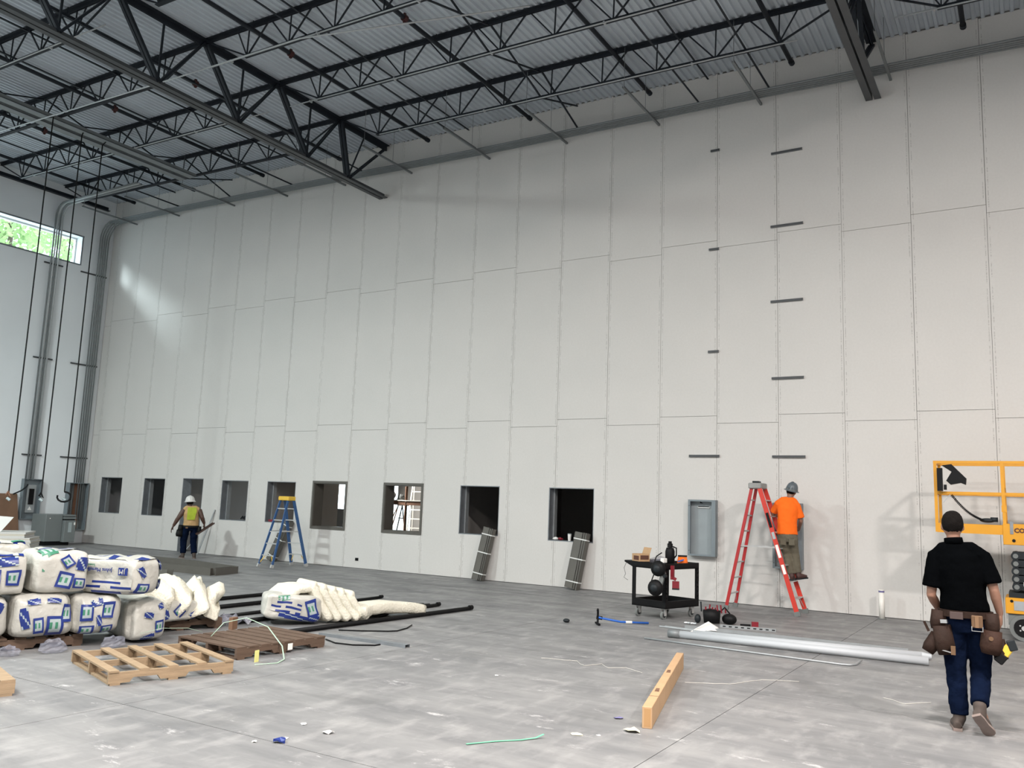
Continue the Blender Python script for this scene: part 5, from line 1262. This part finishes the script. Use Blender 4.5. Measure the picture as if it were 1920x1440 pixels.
# ================================================================== INSULATION
def bundle(label, c, rz, d, seed, labels, tilt=0.0, twoline=False, group='wrapped insulation bundles'):
    """rounded soft block: d = (width x, depth y, height z); c = base centre; front face is -y"""
    Mx = Matrix.Translation(c) @ Matrix.Rotation(rz, 4, 'Z') @ Matrix.Translation((0, 0, d[2] / 2)) @ Matrix.Rotation(tilt, 4, 'Y') @ Matrix.Translation((0, 0, -d[2] / 2))
    t = thing('insulation_bundle', label, 'insulation', mtx=Mx, group=group)
    w_, dp, h = d
    def surf(u, v):            # u around (0..1), v bottom->top (-1..1)
        e = 0.34
        a = 2 * PI * u; p = v * PI / 2
        f = lambda q, ee: math.copysign(abs(q) ** ee, q)
        x = w_ / 2 * f(math.cos(p), e) * f(math.cos(a), e); y = dp / 2 * f(math.cos(p), e) * f(math.sin(a), e); z = h / 2 * f(math.sin(p), e)
        q = V((x, y, z + h / 2))
        q += q.normalized() * 0.046 * noise.noise(V((x * 5 + seed, y * 5, z * 5))) + V((1, 1, 0)) * 0.010 * noise.noise(V((x * 14 + seed, y * 14, z * 9)))
        # soft pleats between the folded batts
        q.x += 0.020 * math.sin(x / w_ * 14 + seed) * (1 if abs(y) > dp * 0.4 else 0)
        if q.z < 0.004: q.z = 0.004
        return q
    nu, nv = 56, 26; vs = []; fs = []
    for i in range(nv + 1):
        for j in range(nu): vs.append(surf((j + 0.5) / nu, -1 + 2 * i / nv))
    for i in range(nv):
        for j in range(nu): a_, b_ = i * nu + j, i * nu + (j + 1) % nu; fs.append((a_, b_, b_ + nu, a_ + nu))
    MB().add(vs, fs).build('wrapped_batts', M['wrap'], t, smooth=True)
    # printed labels: patches that follow the surface (x, z position on the front face, size, rotation)
    def patch(cx, cz, sw, sh, rot, face, name, cells):
        n = 6; mb = MB(); vs = []
        for i in range(n + 1):
            for j in range(n + 1):
                a_ = (i / n - 0.5) * sw; b_ = (j / n - 0.5) * sh
                px = cx + a_ * math.cos(rot) - b_ * math.sin(rot); pz = cz + a_ * math.sin(rot) + b_ * math.cos(rot)
                vs.append((px, pz))
        pts = []
        def hit(px, pz):
            # march from outside to the rounded block along the face normal
            e = 2 / 0.34
            X_ = min(abs(px) / (w_ / 2), 0.985) if face in 'fbt' else None
            if face == 'f':
                Z_ = min(abs(pz - h / 2) / (h / 2), 0.985); k = max(0.0, 1 - X_ ** e - Z_ ** e) ** (1 / e)
                return V((px, -dp / 2 * k, pz))
            if face == 't':
                Y_ = min(abs(pz) / (dp / 2), 0.985); k = max(0.0, 1 - X_ ** e - Y_ ** e) ** (1 / e)
                return V((px, pz, h / 2 + h / 2 * k))
            Y_ = min(abs(px) / (dp / 2), 0.985); Z_ = min(abs(pz - h / 2) / (h / 2), 0.985); k = max(0.0, 1 - Y_ ** e - Z_ ** e) ** (1 / e)
            return V(((w_ / 2 * k) * (1 if face == 'r' else -1), px, pz))
        off = {'f': V((0, -1, 0)), 't': V((0, 0, 1)), 'r': V((1, 0, 0)), 'l': V((-1, 0, 0))}[face]
        for px, pz in vs:
            q = hit(px, pz)
            q += q.normalized() * 0.046 * noise.noise(V((q.x * 5 + seed, q.y * 5, (q.z - h / 2) * 5)))
            pts.append(q + off * 0.017)
        mb.v = [tuple(q) for q in pts]
        for i in range(n):
            for j in range(n):
                mb.f.append((i * (n + 1) + j, (i + 1) * (n + 1) + j, (i + 1) * (n + 1) + j + 1, i * (n + 1) + j + 1)); mb.mi.append(cells(i, j))
        mb.build(name, [M['print_'], M['pale'], M['printg'], M['wrap']], t, smooth=True)
    def std(i, j):
        if j == 0 or j == 5: return 0
        if i == 0 or i == 5: return 0
        if j in (2, 3) and i in (1, 3): return 2
        return 1
    solid = lambda i, j: 0 if (i + j) % 5 else 1
    rows = lambda i, j: 0 if (j % 2 == 0 and (i * 7 + j * 3) % 4) else 3
    for (face, cx, cz, sw, sh, rot, kind) in labels:
        patch(cx, cz, sw, sh, rot, face, 'label', {'s': std, 'b': solid, 'r': rows, 'g': (lambda i, j: 2 if (i % 2 == 0 or j in (0, 5)) else 1)}[kind])
    return t
A_ = V((0.277, 0.961, 0)); B_ = V((-0.961, 0.277, 0)); RZ = math.atan2(A_.y, A_.x)   # row direction, depth direction
def at(front, depth, z): q = V((*front, 0)) + B_ * (depth / 2); return (q.x, q.y, z)
D = 1.05
bundle('wrapped insulation bundle at the bottom left, cut by the picture edge', at((15.47, -11.78), D, 0.131), RZ, (0.62, D, 0.44), 1.3, [('f', 0.16, 0.14, 0.10, 0.12, 0.3, 'b'), ('f', 0.20, 0.34, 0.12, 0.12, -0.5, 'b')])
bundle('wrapped insulation bundle in the bottom row with a big blue label', at((15.70, -11.17), D, 0.131), RZ, (0.60, D, 0.46), 4.1, [('f', 0.10, 0.13, 0.17, 0.21, 0.0, 's'), ('f', -0.06, 0.14, 0.10, 0.17, 0.1, 's'), ('f', -0.20, 0.22, 0.09, 0.22, 0.25, 'b'), ('f', 0.22, 0.26, 0.10, 0.20, -0.1, 's'), ('f', -0.12, 0.40, 0.13, 0.06, 0.1, 'b'), ('f', 0.08, 0.40, 0.14, 0.05, -0.1, 'b')])
bundle('wrapped insulation bundle in the bottom row with two upright labels', at((15.88, -10.66), D, 0.131), RZ, (0.50, D, 0.43), 7.7, [('f', -0.13, 0.25, 0.13, 0.18, 0.0, 's'), ('f', 0.09, 0.27, 0.12, 0.17, -0.05, 's'), ('f', -0.12, 0.06, 0.15, 0.10, 0.0, 's'), ('f', 0.09, 0.06, 0.13, 0.09, 0.1, 's'), ('f', 0.00, 0.16, 0.05, 0.12, 0.15, 'b'), ('f', -0.03, 0.36, 0.12, 0.08, 0.2, 'b')])
bundle('round-cornered insulation bundle at the right end of the bottom row', at((16.06, -10.14), D, 0.02), RZ, (0.43, D, 0.46), 2.2, [('f', -0.01, 0.30, 0.11, 0.07, -0.1, 'b'), ('f', 0.13, 0.17, 0.10, 0.14, 0.1, 's'), ('f', 0.0, 0.05, 0.16, 0.06, 0.35, 'b'), ('f', 0.14, 0.40, 0.09, 0.06, 0.3, 'b')])
bundle('upper insulation bundle at the left edge with two square labels', at((15.50, -11.52), 0.80, 0.585), RZ, (0.42, 0.80, 0.42), 3.4, [('f', 0.06, 0.19, 0.14, 0.16, 0.0, 's'), ('f', -0.13, 0.19, 0.14, 0.19, 0.0, 's'), ('f', 0.0, 0.36, 0.19, 0.09, 0.05, 'b'), ('t', 0.0, -0.2, 0.3, 0.3, 0, 'r')])
bundle('fat upper insulation bundle beside the two square labels', at((15.71, -11.03), 0.80, 0.59), RZ, (0.56, 0.80, 0.46), 9.2, [('f', 0.02, 0.15, 0.16, 0.17, -0.25, 's'), ('f', 0.04, 0.35, 0.12, 0.13, 0.6, 's'), ('f', 0.19, 0.32, 0.12, 0.14, -0.2, 'b'), ('f', 0.17, 0.11, 0.13, 0.11, -0.1, 's'), ('t', -0.15, -0.30, 0.16, 0.18, 0.2, 'g'), ('t', 0.0, -0.1, 0.4, 0.3, 0, 'r')])
U3 = bundle('upper insulation bundle turned so that its printed side shows', (15.72, -10.38, 0.565), RZ + math.radians(32), (0.46, 0.95, 0.40), 5.6, [('f', -0.14, 0.27, 0.08, 0.13, 0.5, 'b'), ('f', 0.19, 0.33, 0.12, 0.10, 0.4, 'b'), ('f', -0.13, 0.08, 0.14, 0.11, -0.1, 's'), ('f', 0.18, 0.10, 0.11, 0.11, 0.4, 'b'), ('l', 0.0, 0.10, 0.80, 0.17, 0, 'r'), ('t', 0.0, 0.0, 0.42, 0.8, 0, 'r')])
Rl = Matrix(((0, 0, -1, 0), (-1, 0, 0, 0), (0, 1, 0, 0), (0, 0, 0, 1)))       # text facing -x
Rf = Matrix.Rotation(PI, 4, 'Z')
letters('Johns Manville', 0.062, M['print_'], U3, Matrix.Translation((-0.252, 0.04, 0.275)) @ Rl @ Rf, thick=0.003)
letters('J', 0.075, M['wrap'], U3, Matrix.Translation((-0.256, -0.310, 0.268)) @ Rl @ Rf, thick=0.003)
letters('M', 0.075, M['wrap'], U3, Matrix.Translation((-0.256, -0.265, 0.268)) @ Rl @ Rf, thick=0.003)
MB().mm(-0.2535, -0.243, -0.345, -0.225, 0.225, 0.310).build('logo_block', M['print_'], U3)
letters('Sound Control', 0.04, M['printg'], U3, Matrix.Translation((-0.252, 0.22, 0.325)) @ Rl @ Rf, thick=0.003)
bundle('long wrapped insulation bundle lying behind the upper row', (14.46, -11.27, 0.585), RZ, (1.0, 0.45, 0.52), 8.1, [('t', 0.0, 0.0, 0.8, 0.4, 0, 'r'), ('t', 0.30, -0.05, 0.14, 0.25, 0.2, 'g')])
# loose film bunched at the foot of the pile
for n, (u, sz, l) in enumerate(((0.10, 0.11, 'left'), (0.45, 0.14, 'middle'), (0.98, 0.13, 'right'))):
    c = V((15.63, -11.62, 0)) + A_ * (1.15 * u) - B_ * 0.10
    mb = MB().ell((0, 0, 0), (sz, sz * 0.55, sz * 0.55), 18, 12)
    vs = []
    for v in mb.v:
        q = V(v); q += q.normalized() * (0.04 * noise.noise(q * 16 + V((n * 5, 0, 0))) + 0.03 * noise.noise(q * 34)); q.z = max(q.z, -sz * 0.42)
        vs.append(tuple(Matrix.Rotation(RZ, 3, 'Z') @ q + V((c.x, c.y, sz * 0.42 + 0.001))))
    mb.v = vs
    one(mb, 'plastic_film', M['film'], '%s wad of crumpled clear film at the foot of the insulation pile' % l, 'plastic film', 'film wads by the pile')

def batt(mb, path, th, wd, ref, n=14):
    """soft slab following a path; th = thickness, wd = half width along ref"""
    pts = [V(p) for p in path]; k = len(pts); fine = []
    for i in range(k - 1):
        for q in range(4): fine.append(pts[i].lerp(pts[i + 1], q / 4))
    fine.append(pts[-1]); r = V(ref).normalized(); vs = []
    for i, p in enumerate(fine):
        d = (fine[min(i + 1, len(fine) - 1)] - fine[max(i - 1, 0)]).normalized(); nn = d.cross(r).normalized()
        for j in range(n):
            a = 2 * PI * j / n; f = lambda q, e: math.copysign(abs(q) ** e, q)
            q = p + r * (wd * f(math.cos(a), 0.35)) + nn * (th / 2 * f(math.sin(a), 0.5))
            q += V((noise.noise(q * 9), noise.noise(q * 9 + V((7, 0, 0))), noise.noise(q * 9 + V((0, 9, 0))))) * 0.013
            if q.z < 0.003: q.z = 0.003
            vs.append(q)
    fs = []
    for i in range(len(fine) - 1):
        for j in range(n): a_, b_ = i * n + j, i * n + (j + 1) % n; fs.append((a_, b_, b_ + n, a_ + n))
    fs += [tuple(range(n))[::-1], tuple(range((len(fine) - 1) * n, len(fine) * n))]
    return mb.add(vs, fs)
# torn bag 1: folded batts falling out of the bag on the dark pallet
bundle('torn insulation bag lying under its spilled batts beside the pile', (15.30, -9.42, 0.131), RZ + 0.25, (0.60, 0.7, 0.26), 6.6, [('f', 0.02, 0.14, 0.14, 0.14, 0.7, 's'), ('f', -0.2, 0.10, 0.12, 0.12, 0.3, 'b'), ('f', 0.22, 0.07, 0.12, 0.09, 0.4, 'b')], group='torn insulation bags')
for i, l in enumerate(('leftmost', 'second', 'third', 'rightmost')):
    f = i / 3; top = V((15.02, -9.62, 0.47)).lerp(V((15.32, -8.58, 0.40)), f) + V((0, 0, 0.04 * math.sin(PI * f)))
    foot = V((15.36, -9.42, 0.36)).lerp(V((15.46, -8.86, 0.20)), f)
    mid = (top + foot) / 2 + V((0.0, 0.0, 0.06))
    mb = batt(MB(), [foot - B_ * 0.12, mid - B_ * 0.04, top, top + A_ * 0.06 + B_ * 0.06 + V((0, 0, -0.01))], 0.34 if i < 3 else 0.22, 0.25, A_ * 0.35 + B_ + V((0, 0, 0.25)))
    one(mb, 'insulation_batt', M['batt'], '%s cream batt in the fan spilling from the torn bag beside the pile' % l, 'insulation', 'loose batts on the torn bag', smooth=True)
mb = MB(); vs = []
for i in range(13):
    for j in range(7):
        u, v_ = i / 12, j / 6; q = V((15.62, -8.95, 0.0)) + A_ * (0.62 * u) + B_ * (0.30 * v_)
        vs.append((q.x, q.y, max(0.006, 0.10 + 0.10 * noise.noise(V((u * 7, v_ * 5, 2))) - 0.08 * abs(u - 0.5) + 0.05 * noise.noise(V((u * 19, v_ * 15, 2))))))
mb.add(vs, [(i * 7 + j, (i + 1) * 7 + j, (i + 1) * 7 + j + 1, i * 7 + j + 1) for i in range(12) for j in range(6)])
o = one(mb, 'plastic_film', M['film'], 'crumpled torn bag film lying in front of the spilled batts', 'plastic film')
sm = o.modifiers.new('thickness', 'SOLIDIFY'); sm.thickness = 0.004
# torn bag 2 in the middle of the floor
bundle('torn insulation bag with green and blue print on the black pipes', (15.95, -7.80, 0.05), RZ - 0.35, (0.80, 0.62, 0.36), 11.3, [('f', -0.12, 0.20, 0.42, 0.17, -0.1, 'r'), ('f', -0.16, 0.30, 0.16, 0.07, 0.1, 'g'), ('f', 0.24, 0.20, 0.16, 0.24, 0.35, 's'), ('f', 0.05, 0.06, 0.5, 0.07, -0.1, 'b'), ('f', 0.30, 0.06, 0.14, 0.08, 0.3, 'b')], tilt=0.10, group='torn insulation bags')
F0 = V((16.10, -7.72, 0)); U = V((0.16, 0.987, 0)); W_ = V((-0.987, 0.16, 0))
mb = batt(MB(), [F0 + U * -0.30 + V((0, 0, 0.33)) + W_ * 0.25, F0 + U * -0.12 + V((0, 0, 0.46)) + W_ * 0.2, F0 + U * 0.05 + V((0, 0, 0.48)) + W_ * 0.15, F0 + U * 0.2 + V((0, 0, 0.44)) + W_ * 0.15], 0.12, 0.28, W_)
one(mb, 'insulation_batt', M['batt'], 'cream batt bulging over the top of the printed torn bag', 'insulation', 'fanned batts from the printed bag', smooth=True)
for i in range(5):
    s0 = F0 + U * (0.06 + 0.125 * i) + W_ * (0.08 - 0.05 * i)
    hgt = 0.50 - 0.035 * i
    mb = batt(MB(), [s0 + U * 0.22 + V((0, 0, 0.06)) - W_ * 0.14, s0 + U * 0.13 + V((0, 0, hgt * 0.5)) - W_ * 0.05, s0 + U * 0.03 + V((0, 0, hgt)) + W_ * 0.02, s0 + U * 0.10 + V((0, 0, hgt + 0.02)) + W_ * 0.05], 0.125, 0.26, W_ + U * 0.1)
    one(mb, 'insulation_batt', M['batt'], '%s of five fanned cream batts standing beside the printed bag' % ('first', 'second', 'third', 'fourth', 'fifth')[i], 'insulation', 'fanned batts from the printed bag', smooth=True)
mb = batt(MB(), [(16.55, -7.12, 0.13), (16.50, -6.9, 0.17), (16.53, -6.5, 0.165), (16.62, -6.1, 0.13), (16.68, -5.88, 0.09)], 0.17, 0.20, (-0.98, 0.1, 0))
one(mb, 'insulation_batt', M['batt'], 'long cream batt lying flat at the right of the fanned batts', 'insulation', 'fanned batts from the printed bag', smooth=True)

# ================================================================== BLACK PIPES, STUD, CABLES BY THE INSULATION
def bpipe(a, b, r, label, ends=True):
    t = thing('black_pipe', label, 'pipe', (a[0], a[1], 0), group='black pipes on the floor')
    MB().cyl((*a, r + 0.002), (*b, r + 0.002), r, 12).build('tube', M['black'], t, world=True, smooth=True)
    if ends:
        d = (V((*b, 0)) - V((*a, 0))).normalized(); e = V((*b, r + 0.012))
        MB().cyl(e - d * 0.04, e + d * 0.03, r * 1.22, 12).build('grooved_end', M['black'], t, world=True)
bpipe((16.70, -8.6), (16.92, -4.74), 0.032, 'longest black pipe, nearest, its capped end pointing right')
bpipe((14.2, -8.3), (14.17, -5.2), 0.032, 'black pipe passing behind the printed torn bag, lower one')
bpipe((13.4, -8.0), (13.3, -4.9), 0.030, 'black pipe passing behind the printed torn bag, farthest one')
bpipe((15.0, -8.2), (14.9, -4.6), 0.024, 'slim black pipe lying behind the fanned batts')
bpipe((16.30, -7.2), (16.27, -4.75), 0.028, 'black pipe lying just behind the long cream batt')
bpipe((16.62, -6.95), (16.40, -6.25), 0.030, 'short slanting black pipe in front of the long cream batt', True)
bpipe((15.6, -8.4), (15.55, -6.6), 0.03, 'black pipe under the printed torn bag', False)
mb = MB()
for q in range(3): mb.bar((15.9 + 0.1 * q, -5.35 + 0.05 * q, 0.03), (16.05 + 0.1 * q, -5.05 + 0.04 * q, 0.04), 0.04, 0.05)
one(mb, 'pipe_hanger_pile', M['black'], 'few black pipe hangers lying near the far pipe ends', 'fittings')
d = V((18.40 - 17.02, -8.27 + 8.30, 0)); mb = MB().mm(0, d.length, -0.046, 0.046, 0, 0.003).mm(0, d.length, -0.046, -0.043, 0.003, 0.035).mm(0, d.length, 0.043, 0.046, 0.003, 0.035)
mb.xf(Matrix.Translation((17.02, -8.30, 0.036)) @ Matrix.Rotation(math.atan2(d.y, d.x), 4, 'Z') @ Matrix.Rotation(PI, 4, 'X'))
one(mb, 'metal_stud', M['galvd'], 'grey metal stud lying on the floor right of the dark pallet', 'stud')
one(MB().tube([(16.94, -7.89, 0.012), (17.2, -7.7, 0.010), (17.45, -7.5, 0.010), (17.52, -7.38, 0.010), (17.46, -7.1, 0.010), (17.33, -6.82, 0.012)], 0.009, 6), 'cable_scrap', M['black'], 'thin black cable curving on the floor in front of the longest black pipe', 'cable', smooth=True)
one(MB().tube([(17.34, -8.55, 0.012), (17.60, -8.66, 0.010), (17.85, -8.62, 0.010), (18.05, -8.46, 0.010), (18.06, -8.37, 0.010)], 0.009, 6), 'cable_scrap', M['black'], 'thin black cable curving in front of the grey metal stud', 'cable', smooth=True)
one(MB().tube([(16.95, -9.98, 0.16), (16.99, -9.85, 0.30), (17.10, -9.62, 0.345), (17.35, -9.52, 0.26), (17.70, -9.62, 0.10), (17.93, -9.80, 0.01), (18.02, -9.98, 0.006), (17.92, -10.20, 0.006)], [(0.002, 0.009)] * 8, 6), 'packing_strap', M['strapc'], 'pale green packing strap looping over the dark pallet corner', 'strap', smooth=True)
one(MB().tube([(16.20, -10.35, 0.15), (16.32, -10.15, 0.20), (16.45, -9.9, 0.19), (16.52, -9.75, 0.14)], [(0.002, 0.008)] * 4, 6), 'packing_strap', M['strapc'], 'dark green packing strap behind the pale pine pallet', 'strap', smooth=True)

# ================================================================== SEEN THROUGH THE BRONZE WINDOWS
t = thing('scaffold', 'yellow and brown scaffold seen through the second bronze window', 'scaffold', (8.4, 4.0, 0))
for x, y, m_ in ((7.99, 4.0, 'yellow'), (8.55, 3.95, 'rust'), (9.5, 4.0, 'rust')): MB().cyl((x, y, 0), (x, y, 1.95 if m_ == 'yellow' else 2.3), 0.042, 10).build('post', M[m_], t, world=True)
MB().mm(7.85, 9.7, 3.92, 4.0, 1.60, 1.72).build('plank', M['rust'], t, world=True)
MB().mm(7.85, 9.7, 3.9, 4.6, 1.72, 1.75).build('deck_board', M['pvc'], t, world=True)
for z in (1.35, 1.0): MB().cyl((7.95, 4.0, z - 0.25), (8.22, 4.0, 1.58), 0.016, 8).build('brace', M['rust'], t, world=True)
MB().cyl((8.09, 4.05, 0.5), (8.33, 4.05, 1.58), 0.018, 8).cyl((8.33, 4.05, 1.58), (8.54, 4.05, 0.5), 0.018, 8).cyl((8.2, 4.05, 1.2), (8.42, 4.05, 1.2), 0.014, 8).build('brace', M['dark'], t, world=True)
t = thing('step_ladder', 'white step ladder standing behind the scaffold', 'ladder', (7.72, 5.45, 0), 0.35)  # the ladder itself is white
for s in (-1, 1):
    MB().bar((s * 0.30 + 0.1, -0.35, 0.0), (s * 0.15 + 0.1, 0.0, 2.6), 0.045, 0.06, up=(0, 1, 0)).build('rail', M['pvc'], t)
    MB().bar((s * 0.30 + 0.1, 0.45, 0.0), (s * 0.15 + 0.1, 0.05, 2.6), 0.04, 0.05, up=(0, 1, 0)).build('rail', M['pvc'], t)
for k in range(1, 9): MB().bar((-0.30 + 0.1 + 0.017 * k, -0.35 + 0.04 * k, 0.29 * k), (0.30 + 0.1 - 0.017 * k, -0.35 + 0.04 * k, 0.29 * k), 0.07, 0.035).build('step', M['pvc'], t)
for n, (x, y, z, m_, l) in enumerate(((8.02, 3.90, 1.90, 'hatw', 'white hard hat hung on the yellow scaffold post'), (8.23, 4.10, 1.751, 'rubber', 'grey hard hat lying on the scaffold deck'))):
    t = thing('hanging_hard_hat', l, 'hard hat', (x, y, z))
    hard_hat(t, (0, 0, 0.026 if n else 0.0), m_, None if n else Matrix.Rotation(math.radians(75), 3, 'X'), 0.95)

# ================================================================== TREES OUTSIDE THE HIGH WINDOW
rnd = random.Random(3)
for n, (x, y, h, r, l) in enumerate(((-9.0, 0.2, 17.0, 3.4, 'nearer leafy tree outside the high window'), (-15.0, 6.6, 20.0, 4.2, 'taller leafy tree farther out behind the others'))):
    t = thing('tree', l, 'tree', (x, y, -0.2), group='trees outside')
    MB().tube([(0, 0, 0), (0.1, 0.05, h * 0.4), (0.0, 0.2, h * 0.85)], [0.22, 0.15, 0.05], 10).build('trunk', M['bark'], t, smooth=True)
    for k in range(7):
        a = k * 0.9; MB().tube([(0.08, 0.05, h * (0.35 + 0.06 * k)), (1.1 * math.cos(a), 1.1 * math.sin(a), h * (0.48 + 0.06 * k)), (2.2 * math.cos(a), 2.2 * math.sin(a), h * (0.55 + 0.06 * k))], [0.07, 0.05, 0.02], 6).build('branch', M['bark'], t)
    mb = MB()
    for k in range(2600):
        u = V((rnd.gauss(0, 1), rnd.gauss(0, 1), rnd.gauss(0, 1))).normalized() * r * rnd.random() ** 0.45
        c = V((u.x, u.y, h * 0.72 + u.z * 1.05)); s = rnd.uniform(0.08, 0.20)
        a = V((rnd.gauss(0, 1), rnd.gauss(0, 1), rnd.gauss(0, 1))).normalized(); b = a.orthogonal().normalized()
        mb.add([c - a * s, c + b * s * 0.5, c + a * s, c - b * s * 0.5], [(0, 1, 2, 3)])
    f = mb.build('foliage', M['leaf'], t); f['kind'] = 'stuff'
bpy.context.view_layer.update()
